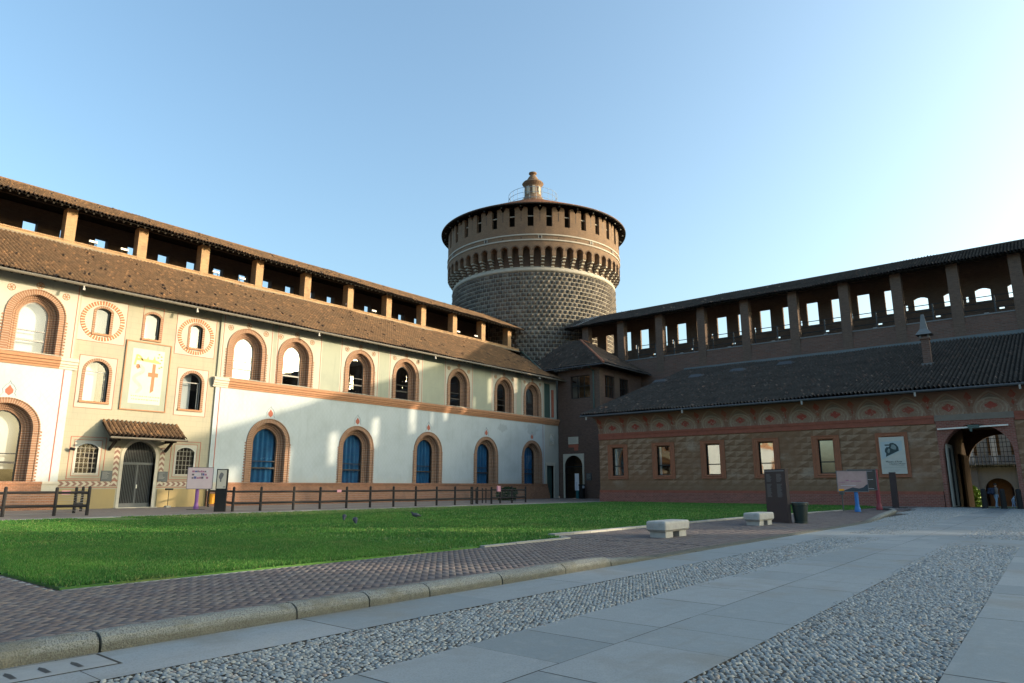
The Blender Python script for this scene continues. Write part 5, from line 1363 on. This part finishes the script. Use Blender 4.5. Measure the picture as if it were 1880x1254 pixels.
cols = [plain('print_a', (.3, .12, .2), .6), plain('print_b', (.08, .1, .25), .6), plain('print_c', (.5, .48, .5), .6), plain('print_d', (.12, .1, .12), .6)]
for c, n in zip(cols, 'abcd'): MAT['print_'+n] = c
an = math.radians(62)
s, b = sign('information_board', 'pale pink information board with rows of small pictures on a purple pole', (-44.7, 22.1), 1.5, 1.34, 2.68, 'pole_purple', 'sign_pink', an, .1)
it = []
for r in range(3):
    u = .16
    while u < .78: w = random.uniform(.04, .11); it.append((u, u+w, .47+r*.155, .47+r*.155+random.uniform(.06, .12), 'print_'+random.choice('abcd'))); u += w+.012
boardfill(b, (-44.7, 22.1), an, 1.5, 1.34, 2.68, it, .1)
MAT['print_sky'] = plain('print_sky', (.36, .25, .24), .6, .25, 3); MAT['print_hill'] = plain('print_hill', (.03, .045, .06), .6, .2); MAT['board_dark'] = plain('board_dark', (.05, .045, .042), .5, .1)
an2 = math.radians(28)
s, b = sign('information_board', 'information board with pinkish sunset picture on a bright blue pole', (-10.43, 44.3), 1.62, 1.2, 2.36, 'pole_blue', 'print_sky', an2, -.18)
pts = [(0, 0), (1, 0), (1, .36), (.93, .3), (.85, .2), (.7, .14), (.5, .2), (.35, .13), (.2, .05), (0, .0)]
m = MB(); m.prism([(-10.43-.18-.81+1.62*u, 1.2+1.16*v) for u, v in pts], lambda p, q, d: (p, 44.3+d, q), -.166, -.162); part('print', rot(m, (-10.43, 44.3), an2), 'print_hill', b)
boardfill(b, (-10.43, 44.3), an2, 1.62, 1.2, 2.36, [(.28, .38, .52, .57, 'print_a'), (.45, .8, .49, .52, 'print_a'), (.05, .25, .44, .46, 'print_a'), (.1, .6, .28, .3, 'print_c'), (.02, .2, .02, .12, 'orange_sign')], -.18)
s, b = sign('information_board', 'dark brown information board on a dark red pole, half hidden behind the sunset board', (-10.2, 48.7), 1.6, 1.28, 2.52, 'pole_red', 'board_dark', math.radians(24), -.86, .12, 2.55)
boardfill(b, (-10.2, 48.7), math.radians(24), 1.6, 1.28, 2.52, [(.62, .9, .92, .935, 'print_c'), (.62, .9, .5, .515, 'print_c'), (.62, .9, .05, .065, 'print_c')], -.86)
tp = thing('signal_post', 'thin grey metal post with small box on the lawn edge beside the sunset board', 'post', (-11.3, 44.7, 0))
m = MB(); m.tube([(-11.3, 44.7, 0), (-11.3, 44.7, 1.6)], .04, 8); part('pole', m, 'iron_grey', tp)
m = MB(); m.box(-11.42, -11.18, 44.6, 44.8, 1.0, 1.35); part('box', m, 'iron_grey', tp)
cp = thing('steel_column', 'tall plain dark steel column on a flat foot against the painted wall', 'column', (-10.4, 54.6, 0))
m = MB(); m.box(-10.58, -10.2, 54.45, 54.75, .04, 2.45); part('column', m, 'totem_brown', cp)
m = MB(); m.box(-10.95, -9.75, 54.2, 55.0, 0.02, .06); part('base_plate', m, 'iron', cp)
# totem
td = thing('information_totem', 'tall dark brown information totem with two columns of small text', 'sign', (-10, 29.6, 0))
c = (-10, 29.6); ta = math.atan2(-.74, 1.12)
m = MB(); m.box(c[0]-.67, c[0]+.67, c[1]-.07, c[1]+.07, .03, 2.2); m.box(c[0]-.7, c[0]+.7, c[1]-.09, c[1]+.09, 0, .05); part('slab', rot(m, c, ta), 'totem_brown', td)
m = MB(); m.box(c[0]-.62, c[0]+.6, c[1]-.075, c[1]-.07, 2.1, 2.15)
for cx_ in (-.55, .1):
    for k in range(26):
        z = 1.98-k*.037
        if k in (9, 10): continue
        m.box(c[0]+cx_, c[0]+cx_+random.uniform(.22, .34), c[1]-.075, c[1]-.07, z, z+.016)
part('printed_text', rot(m, c, ta), 'print_grey', td)
# bin
bn = thing('litter_bin', 'dark green tapered litter bin beside the brown totem', 'bin', (-9.12, 29.55, 0))
m = MB(); m.lathe([(.01, .02), (.23, .02), (.24, .06), (.315, .78), (.3, .78), (.22, .08), (.01, .08)], (-9.12, 29.55), 28); part('body', m, 'bin_green', bn, smooth=False)
m = MB(); m.lathe([(.31, .74), (.345, .75), (.345, .84), (.30, .86), (.29, .78)], (-9.12, 29.55), 28); part('rim', m, 'bin_green', bn)
m = MB(); m.lathe([(.245, .02), (.26, .03), (.26, .09), (.24, .1)], (-9.12, 29.55), 28); part('base_ring', m, 'bin_green', bn)
def rounded(mb, x0, x1, y0, y1, z0, z1, r):
    rows = [(r*1.0, z0), (0, z0+r), (0, z1-r), (r*.3, z1-r*.3), (r, z1)]
    rings = []
    for ins, z in rows:
        p = []
        for cx_, cy_, a0 in ((x1-r, y1-r, 0), (x0+r, y1-r, PI/2), (x0+r, y0+r, PI), (x1-r, y0+r, 1.5*PI)):
            for k in range(5): a = a0+k*PI/8; p.append((cx_+(r-ins+.0001)*math.cos(a) if ins < r else cx_, cy_+(r-ins+.0001)*math.sin(a) if ins < r else cy_, z))
        rings.append(mb.vs(p))
    n = 20
    for a, b in zip(rings[:-1], rings[1:]):
        for k in range(n): mb.f.append([a+k, a+(k+1) % n, b+(k+1) % n, b+k])
    mb.f.append([rings[0]+k for k in range(n)][::-1]); mb.f.append([rings[-1]+k for k in range(n)])
for (x0, y0), lab in (((-10.14, 18.5), 'nearer pale stone bench on two blocks on the brick path'), ((-10.32, 26.5), 'farther pale stone bench on two blocks beside the brown totem')):
    bb = thing('stone_bench', lab, 'bench', (x0+.32, y0+.8, 0))
    m = MB(); rounded(m, x0, x0+.64, y0, y0+1.6, .2, .5, .06); part('seat', m, 'bench_stone', bb)
    for q in (.12, 1.0): m = MB(); m.box(x0+.07, x0+.57, y0+q, y0+q+.46, .0, .2); part('leg', m, 'bench_stone', bb)
# stele with photograph by the fence
se = thing('information_stele', 'tall narrow dark stele with a beige picture panel beside the fence end', 'sign', (-39.75, 21.1, 0))
c = (-39.75, 21.1); sa = math.radians(52)
m = MB(); m.box(c[0]-.31, c[0]+.31, c[1]-.14, c[1]+.14, 0, 2.5); part('body', rot(m, c, sa), 'iron', se)
m = MB(); m.box(c[0]-.26, c[0]+.25, c[1]-.15, c[1]-.14, 1.36, 2.44); pp = part('picture_panel', rot(m, c, sa), 'sandstone', se)
m = MB(); m.prism([(c[0]-.05+.13*math.cos(t*PI/6)*(1+.3*math.sin(t)), 2.1+.2*math.sin(t*PI/6)) for t in range(12)], lambda p, q, d: (p, c[1]+d, q), -.154, -.151); m.box(c[0]-.1, c[0]-.02, c[1]-.154, c[1]-.151, 1.75, 1.95); m.box(c[0]+.1, c[0]+.22, c[1]-.154, c[1]-.151, 1.42, 1.48)
part('picture', rot(m, c, sa), 'print_grey', pp)
# ash tray stand by the entrance
ash = thing('ashtray_stand', 'thin ashtray stand with dark tray on the wall beside the canopy door', 'ashtray', (-50.6, 22.95, 0))
m = MB(); m.tube([(-50.6, 22.95, .1), (-50.6, 22.95, 1.25)], .022, 8); part('pole', m, 'iron', ash)
m = MB(); m.box(-50.72, -50.48, 22.72, 23.2, 1.22, 1.34); part('tray', m, 'iron', ash)
m = MB(); m.box(-50.8, -50.4, 22.8, 23.1, 0.02, .14); part('foot', m, 'sandstone', ash)
cam_ = thing('security_camera', 'small dark security camera on the wall beside the sunlit barred window', 'camera', (XM, 16.7, 3.85))
m = MB(); m.beam((XM, 16.75, 3.85), (XM+.25, 16.7, 3.9), .05); part('bracket', m, 'iron', cam_)
m = MB(); m.tube([(XM+.2, 16.55, 3.93), (XM+.34, 16.8, 3.86)], .09, 8); part('housing', m, 'iron', cam_)
# sign stand and bin by the corner doorway
ws = thing('sign_stand', 'white upright notice panel on a teal stand in front of the corner doorway', 'sign', (-47.7, 70.4, 0))
m = MB(); m.box(-47.98, -47.4, 70.35, 70.4, 1.0, 3.0); wp = part('panel', m, 'panel_white', ws)
m = MB()
for k in range(7): m.box(-47.85, -47.6-random.uniform(0, .1), 70.345, 70.35, 1.9-k*.13, 1.93-k*.13)
part('printed_text', m, 'pole_blue', wp)
m = MB(); m.box(-47.8, -47.45, 70.3, 70.5, 0, 1.0); part('stand', m, 'teal_paint', ws)
m = MB(); m.box(-47.35, -46.85, 70.3, 70.8, .0, 1.55); m.box(-47.4, -46.8, 70.25, 70.85, 1.55, 1.7); kb = tag(part('ticket_post', m, 'iron', loc=(-47.1, 70.5, 0)), 'black pedestal box beside the white notice panel at the corner doorway', 'pedestal')
m = MB(); m.box(-46.86, -46.76, 70.3, 70.6, 1.25, 1.55); part('label', m, 'panel_white', kb)
# poster art in the painted wing
cx0, cz0 = WX[5][0]+RIN-.25, 2.42; PW, PH = 1.7, 2.78; yp = YR-.136
def pfl(pts, mat, name, k=0): m = MB(); m.prism([(cx0+u*PW, cz0+v*PH) for u, v in pts], lambda p, q, d: (p, yp-d, q), -.003+k*.003, .002+k*.003); return part(name, m, mat, ps)
MAT['poster_blue'] = plain('poster_blue', (.38, .45, .47), .7, .1); MAT['poster_ink'] = plain('poster_ink', (.04, .06, .065), .7, .3, 4); MAT['poster_mid'] = plain('poster_mid', (.2, .25, .25), .7, .3, 4)
pfl([(.06, .39), (.06, .87), (.92, .89), (.92, .64)], 'poster_blue', 'poster_ground')
pfl([(.22, .46), (.25, .55), (.2, .6), (.22, .68), (.29, .73), (.36, .72), (.42, .76), (.38, .80), (.30, .785), (.22, .80), (.22, .765), (.28, .76), (.36, .765), (.44, .83), (.56, .84), (.68, .8), (.76, .72), (.77, .62), (.7, .60)], 'poster_ink', 'poster_figure', 1)
pfl([(.45, .70), (.5, .79), (.6, .79), (.68, .72), (.66, .65), (.55, .66)], 'poster_mid', 'poster_figure_light', 2)
pfl([(.3, .62), (.36, .69), (.42, .66), (.4, .58), (.33, .56)], 'poster_mid', 'poster_figure_light', 2)
def text(body, x, z, size, mat, name, parent, y, italic=.0):
    cu = bpy.data.curves.new(name, 'FONT'); cu.body = body; cu.size = size; cu.shear = italic; cu.extrude = .002; cu.resolution_u = 3
    o = bpy.data.objects.new(name, cu); COL.objects.link(o); dg = bpy.context.evaluated_depsgraph_get()
    me = bpy.data.meshes.new_from_object(o.evaluated_get(dg)); bpy.data.objects.remove(o)
    m = MB(); m.v = [(x+v.co.x, y-v.co.z, z+v.co.y) for v in me.vertices]; m.f = [list(p.vertices) for p in me.polygons]
    return split(name, m, mat, parent, .07)
text("Museo d'Arte", cx0+.2*PW, cz0+.305*PH, .20, 'poster_ink', 'poster_lettering', ps, yp-.006)
text("e Sculture Museo", cx0+.33*PW, cz0+.25*PH, .155, 'poster_ink', 'poster_lettering', ps, yp-.006)
m = MB()
for z, a, b in ((.215, .4, .9), (.205, .7, .94), (.16, .08, .96), (.10, .3, .75), (.07, .35, .7)): m.box(cx0+a*PW, cx0+b*PW, yp-.004, yp, cz0+z*PH, cz0+z*PH+.014)
part('poster_rule', m, 'poster_mid', ps)
# bollards
bo = None
for (x, y), lab in (((-5.45, 57.0), 'slim black bollard standing alone between the open gate leaf and the adult'), ((-4.42, 57.3), 'slim black bollard between the adult with the backpack and the small child'), ((-3.55, 57.5), 'slim black bollard beside the small child in the gate arch')):
    if bo is None:
        m = MB(); m.lathe([(.2, 0), (.17, .1), (.155, 1.2), (.12, 1.3), (.01, 1.34)], (0, 0), 16); bo = tag(part('bollard', m, 'iron', None, (x, y, 0), local=True), lab, 'bollard', 'bollards across the gate arch')
    else: o = dup(bo, (x, y, 0)); o['label'] = lab

# ------------------------------------------------------------------ PEOPLE AND PIGEONS
def skin_mesh(verts, edges, radii, sub=1):
    me = bpy.data.meshes.new('skin'); me.from_pydata(verts, edges, []); o = bpy.data.objects.new('skin', me); COL.objects.link(o)
    md = o.modifiers.new('s', 'SKIN'); sd = o.modifiers.new('u', 'SUBSURF'); sd.levels = sub; sd.render_levels = sub
    for v, r in zip(me.skin_vertices[0].data, radii): v.radius = (r, r) if not isinstance(r, tuple) else r
    me.skin_vertices[0].data[0].use_root = True
    dg = bpy.context.evaluated_depsgraph_get(); r = bpy.data.meshes.new_from_object(o.evaluated_get(dg)); bpy.data.objects.remove(o); return r
def clothes(name, top, legs, shoes, skin=(.42, .26, .19), waist=.93, sleeve=.86):
    g = G(name); x, y, z = g.xyz(); n = g.noise(scale=12, detail=3)
    c = g.mix(z.gt(waist), legs, top); c = g.mix(z.lt(.085), c, shoes); c = g.mix(z.gt(1.47), c, skin)
    c = g.mix(x.ab().gt(.17)*z.lt(sleeve)*z.gt(.6), c, skin)
    c = g.mix(n*.35, c, (.05, .05, .06)); return g.out(c, .85, n, .3, .01)
def person(label, loc, head, mat, hair_c, S=1.0, lean=0.0, stride=.12, hair_long=False):
    vv, ee, rr = [], [], []
    def add(p, r, par=None):
        vv.append(Vector(p)); rr.append(r)
        if par is not None: ee.append((par, len(vv)-1))
        return len(vv)-1
    pel = add((0, 0, .95), (.155, .11)); wa = add((0, .0, 1.08), (.14, .10), pel); chs = add((0, .01, 1.27), (.165, .115), wa); nb = add((0, .0, 1.43), (.085, .075), chs)
    nk = add((0, -.01, 1.51), .055, nb); hd = add((0, -.02, 1.60), (.078, .09), nk); tp_ = add((0, -.015, 1.68), (.07, .085), hd); add((0, -.01, 1.725), (.035, .04), tp_)
    for s in (-1, 1):
        hp = add((s*.09, 0, .88), (.095, .1), pel); kn = add((s*.1, -stride*s*.5-.02, .49), .064, hp); an_ = add((s*.1, -stride*s+.03, .10), .043, kn); to = add((s*.11, -stride*s-.1, .045), .042, an_)
        sh = add((s*.19, .0, 1.38), .062, chs); el = add((s*.245, .05, 1.10), .044, sh); wr = add((s*.24, -.1 if s > 0 else -.02, .88), .031, el)
        pm = add((s*.24, (-.13 if s > 0 else -.04), .82), (.018, .036), wr)
        for f in range(4):
            q = Vector(vv[pm])+Vector((s*.004, -.027+.018*f, -.04)); a = add(q, .0085, pm); add(q+Vector((-s*.012, .0, -.035+.004*abs(f-1.5))), .0075, a)
        q = Vector(vv[pm])+Vector((-s*.012, -.045, -.005)); a = add(q, .009, pm); add(q+Vector((-s*.004, -.012, -.03)), .008, a)
    for k, v in enumerate(vv):
        if v.z > .95: v.y -= lean*(v.z-.95)
    me = skin_mesh([tuple(v) for v in vv], ee, rr, 1)
    # nose, ears as small welded pushes of the head surface
    for v in me.vertices:
        if v.co.z > 1.56 and v.co.z < 1.63 and v.co.y < -.09 and abs(v.co.x) < .02: v.co.y -= .022
        v.co = v.co*S
    ca, sa_ = math.cos(head), math.sin(head)
    for v in me.vertices: v.co = Vector((v.co.x*ca-v.co.y*sa_, v.co.x*sa_+v.co.y*ca, v.co.z))
    me.polygons.foreach_set('use_smooth', [True]*len(me.polygons)); me.name = 'person'
    o = bpy.data.objects.new('person', me); COL.objects.link(o); me.materials.append(mat); o.location = loc; WL[o.name] = Vector(loc)
    tag(o, label, 'person')
    hm = MB(); L0 = lean*.65
    hc = (0, -.012-L0, 1.645)
    for i in range(7):
        t0, t1 = PI*i/7*.62, PI*(i+1)/7*.62
        for j in range(14):
            p = []
            for t, u in ((t0, j), (t1, j), (t1, j+1), (t0, j+1)):
                a = 2*PI*u/14; front = math.sin(a) < -.3 and t > .9; r = .103 if not front else .085
                p.append((hc[0]+r*math.sin(t)*math.cos(a), hc[1]+(r*1.1)*math.sin(t)*math.sin(a)+.008, hc[2]+.103*math.cos(t)))
            hm.face(p)
    if hair_long: hm.tube([(0, .07-L0, 1.66), (0, .1-L0, 1.55), (0, .09-L0, 1.42)], [.07, .07, .03], 8)
    hm.v = [((x*ca-y*sa_)*S, (x*sa_+y*ca)*S, z*S) for x, y, z in hm.v]
    part('hair', hm, plain('hair_'+str(int(S*100)), hair_c, .7, .3), o, local=True, smooth=True)
    em = MB()
    for s in (-1, 1): em.tube([(s*.032, -.098-L0, 1.615), (s*.032, -.108-L0, 1.615)], .011, 6)
    em.v = [((x*ca-y*sa_)*S, (x*sa_+y*ca)*S, z*S) for x, y, z in em.v]; part('eyes', em, 'frame_dark', o, local=True)
    return o
hd_ = math.radians(150)
person('adult in grey brown top and light blue jeans standing in the gate arch', (-4.95, 59.0, .0), math.radians(129), clothes('clothes_adult', (.20, .165, .14), (.22, .34, .46), (.05, .07, .11)), (.03, .022, .018), .97, .12)
bp = thing('backpack', 'dark navy backpack on the back of the adult in the gate arch', 'bag', (-5.15, 58.86, .92))
MAT['navy'] = plain('navy', (.012, .022, .05), .7, .25, 8)
bc = (-5.15, 58.86); ba = math.radians(39)
m = MB(); rounded(m, bc[0]-.15, bc[0]+.13, bc[1]-.19, bc[1]+.19, .92, 1.38, .08); part('bag_body', rot(m, bc, ba), 'navy', bp)
m = MB(); rounded(m, bc[0]-.24, bc[0]-.14, bc[1]-.13, bc[1]+.13, .95, 1.16, .04); part('front_pocket', rot(m, bc, ba), 'navy', bp)
m = MB(); m.tube([(bc[0]+.08, bc[1]-.1, 1.34), (bc[0]+.22, bc[1]-.11, 1.43), (bc[0]+.36, bc[1]-.11, 1.3), (bc[0]+.14, bc[1]-.13, 1.02)], .018, 6); part('strap', rot(m, bc, ba), 'navy', bp)
person('small child in light blue clothes behind a bollard in the gate arch', (-3.98, 58.6, .0), math.radians(60), clothes('clothes_child', (.26, .36, .48), (.2, .3, .45), (.04, .06, .1), waist=.5, sleeve=.0), (.045, .028, .02), .50, .3)
MAT['pigeon_grey'] = plain('pigeon_grey', (.045, .048, .07), .6, .4, 14)
def pigeon(label, x, y, ang, feed):
    p = [(.17, 0, .10), (.10, 0, .115), (.02, 0, .13), (-.06, 0, .14), (-.10, 0, .15 if not feed else .10), (-.125, 0, .20 if not feed else .05), (-.15, 0, .215 if not feed else .035), (-.17, 0, .21 if not feed else .025), (-.19, 0, .205 if not feed else .015)]
    m = MB(); m.tube(p, [.012, .035, .068, .066, .048, .03, .028, .018, .005], 10)
    for s in (-1, 1): m.tube([(0, s*.025, .09), (.01, s*.025, .04), (-.015, s*.025, 0)], .006, 5)
    m.v = [(q[0]*1.35, q[1]*1.35, q[2]*1.35) for q in m.v]
    rot(m, (0, 0), ang); o = part('pigeon', m, 'pigeon_grey', None, (x, y, .05), True, True); tag(o, label, 'pigeon')
    w = MB()
    for s in (-1, 1): w.face([(-.05, s*.062, .15), (.06, s*.07, .14), (.17, s*.03, .115), (.09, s*.05, .165)])
    w.v = [(q[0]*1.35, q[1]*1.38, q[2]*1.35) for q in w.v]; rot(w, (0, 0), ang); part('wing_feathers', w, 'print_grey', o, local=True)
pigeon('dark pigeon standing upright on the lawn with its head raised', -23.5, 21.75, .6, False)
pigeon('dark pigeon feeding on green grass with its head down', -22.15, 17.3, 2.7, True)
pigeon('dark pigeon feeding on the dry yellowish strip of the lawn', -24.8, 18.8, 2.4, True)

def shrub(name, label, c, r, h, n, mat, leaf=.06):
    b = thing(name, label, 'bush', c); m = MB(); m.tube([c, (c[0], c[1], c[2]+h*.6)], .04, 6); part('stem', m, 'dark_wood', b)
    th = RNG.uniform(0, 2*PI, n); zz = RNG.uniform(0, 1, n); rad = r*np.sqrt(np.sin(np.clip(zz*.9+.08, 0, 1)*PI))*np.sqrt(RNG.uniform(.4, 1, n))*(1+.25*np.sin(th*3+zz*5))
    P = np.stack([c[0]+rad*np.cos(th), c[1]+rad*np.sin(th)*1.6, c[2]+zz*h], -1); d1 = RNG.normal(0, leaf, (n, 3)); d2 = RNG.normal(0, leaf*.7, (n, 3))
    fast('foliage', np.stack([P-d1, P+d2, P+d1, P-d2], 1).reshape(-1, 3), np.arange(4*n).reshape(-1, 4), mat, b)
g = G('dark_leaf'); MAT['dark_leaf'] = g.out(g.ramp(g.island(), [(0, (.012, .03, .012)), (1, (.03, .065, .022))]), .6)
shrub('shrub', 'low dark green shrub behind the end of the long fence', (-47.5, 57.0, 0), .8, 1.35, 1800, 'dark_leaf', .09)
# ------------------------------------------------------------------ BEYOND THE GATE
fb = thing('arcaded_building', 'grey arcaded courtyard building with balcony seen through the gate arch', 'building', (-14, 125, -1.5))
YF = 125; MAT['far_stone'] = plaster('far_stone', (.22, .225, .21), (.13, .135, .13), .6)
ar = [[(c+a, b) for a, b in arch(1.75, -1.4, .9, 1.75, 12)] for c in (-38.9, -33.1, -27.3, -21.5, -15.7, -9.9, -4.1, 1.7, 7.5)]
wi = [[(c-.8, 6.0), (c+.8, 6.0), (c+.8, 9.4), (c-.8, 9.4)] for c in (-38.9, -36, -33.1, -30.2, -27.3, -24.4, -21.5, -18.6, -15.7, -12.8, -9.9, -7, -4.1, -1.2, 1.7, 4.6)]
m = MB(); m.holed([(-42, -1.5), (10, -1.5), (10, 18), (-42, 18)], ar+wi, fx(YF), 0, -.8, True); part('facade', m, 'far_stone', fb)
m = MB(); m.box(-42, 10, YF+3.5, YF+3.8, -1.5, 18); m.box(-42, 10, YF, YF+12, 18, 18.4); part('inner_wall', m, 'brick_block', fb)
m = MB(); m.box(-42, 10, YF-1.4, YF+.2, 4.6, 4.85)
for z in (5.75,): m.box(-42, 10, YF-1.35, YF-1.25, z, z+.1)
x = -42
while x < 10: m.box(x, x+.12, YF-1.34, YF-1.26, 4.85, 5.75); x += .45
part('balcony', m, 'lead_dark', fb)
m = MB()
for c in (-36, -30.2, -24.4, -18.6, -12.8, -7, -1.2, 4.6): m.box(c-.5, c+.5, YF-.35, YF+.05, -1.5, 4.6)
split('pilaster', m, 'lead_dark', fb)
m = MB()
for k in range(-14, 4): c = -8.45+1.45*2*k/2; m.box(c-.38, c+.38, YF-.12, YF+.02, 4.9, 11) if k % 2 else None
split('white_strip', m, 'paint_white', fb)
for c in (-15.7, -12.8, -9.9, -7):
    m = MB(); m.box(c-.78, c+.78, YF+.3, YF+.4, 6.0, 9.4); part('shutter', m, 'room_warm', fb)
m = MB(); 
for c in (-15.7, -9.9): m.box(c-1.4, c+1.4, YF+1.5, YF+1.7, -1.4, 2.6)
split('arch_door', m, 'room_warm', fb)
m = MB(); m.prism([(-40, 105), (10, 105), (10, 122), (-40, 122)], lambda a, b, d: (a, b, d), -1.55, -1.42); struct(part('far_lawn', m, 'lawn_soil'))
bu = thing('clipped_bush', 'bright green sunlit bush just beyond the gate arch', 'bush', (-10.2, 96, -1.5))
m = MB(); m.tube([(-10.2, 96, -1.5), (-10.2, 96, .5)], .06, 6); part('stem', m, 'dark_wood', bu)
N = 3000; th = RNG.uniform(0, 2*PI, N); zz = RNG.uniform(0, 1, N); rad = .85*np.sqrt(np.sin(np.clip(zz*.94+.05, 0, 1)*PI))*np.sqrt(RNG.uniform(.45, 1, N))
P = np.stack([-10.2+rad*np.cos(th), 96+rad*np.sin(th), -1.5+zz*3.0], -1); d1 = RNG.normal(0, .09, (N, 3)); d2 = RNG.normal(0, .06, (N, 3))
Vx = np.stack([P-d1, P+d2, P+d1, P-d2], 1).reshape(-1, 3)
g = G('bush_leaf'); MAT['bush_leaf'] = g.out(g.ramp(g.island(), [(0, (.05, .13, .01)), (1, (.17, .30, .02))]), .6)
fast('foliage', Vx, np.arange(4*N).reshape(-1, 4), 'bush_leaf', bu)

# ------------------------------------------------------------------ LIGHT, SKY, CAMERA
SUN = Vector((1, .8, .2816)).normalized()
w = bpy.data.worlds.new('World'); sc.world = w; w.use_nodes = True
nt = w.node_tree; bg = nt.nodes['Background']; sky = nt.nodes.new('ShaderNodeTexSky'); sky.sky_type = 'NISHITA'; sky.sun_disc = False
sky.sun_elevation = math.asin(SUN.z); sky.sun_rotation = math.atan2(SUN.x, SUN.y); sky.altitude = 100
sky.air_density = 1.0; sky.dust_density = 5.0; sky.ozone_density = 1.8
wb = nt.nodes.new('ShaderNodeMix'); wb.data_type = 'RGBA'; wb.blend_type = 'MULTIPLY'; wb.inputs[0].default_value = 1; wb.inputs[7].default_value = (.915, 1.01, .97, 1)
nt.links.new(sky.outputs[0], wb.inputs[6]); nt.links.new(wb.outputs[2], bg.inputs[0]); bg.inputs[1].default_value = .15
sl_ = bpy.data.lights.new('sun', 'SUN'); sl_.energy = 2.2; sl_.angle = math.radians(.5); sl_.color = (1.0, .80, .56)
so = bpy.data.objects.new('sun', sl_); COL.objects.link(so); so.rotation_euler = (-SUN).to_track_quat('-Z', 'Y').to_euler(); so.location = SUN*100
cd = bpy.data.cameras.new('camera'); cd.lens = 23.995; cd.sensor_width = 36; cd.clip_end = 3000; cd.clip_start = .05
co = bpy.data.objects.new('camera', cd); COL.objects.link(co); co.location = (0, 0, 1.5)
co.rotation_euler = (math.radians(90)+math.atan(265.5/1253), 0, math.radians(39.45)); sc.camera = co
sc.view_settings.view_transform = 'Standard'; sc.view_settings.look = 'None'; sc.view_settings.exposure = 1.66; sc.view_settings.gamma = 1
sc.cycles.max_bounces = 6; sc.cycles.transparent_max_bounces = 8; sc.cycles.use_denoising = True
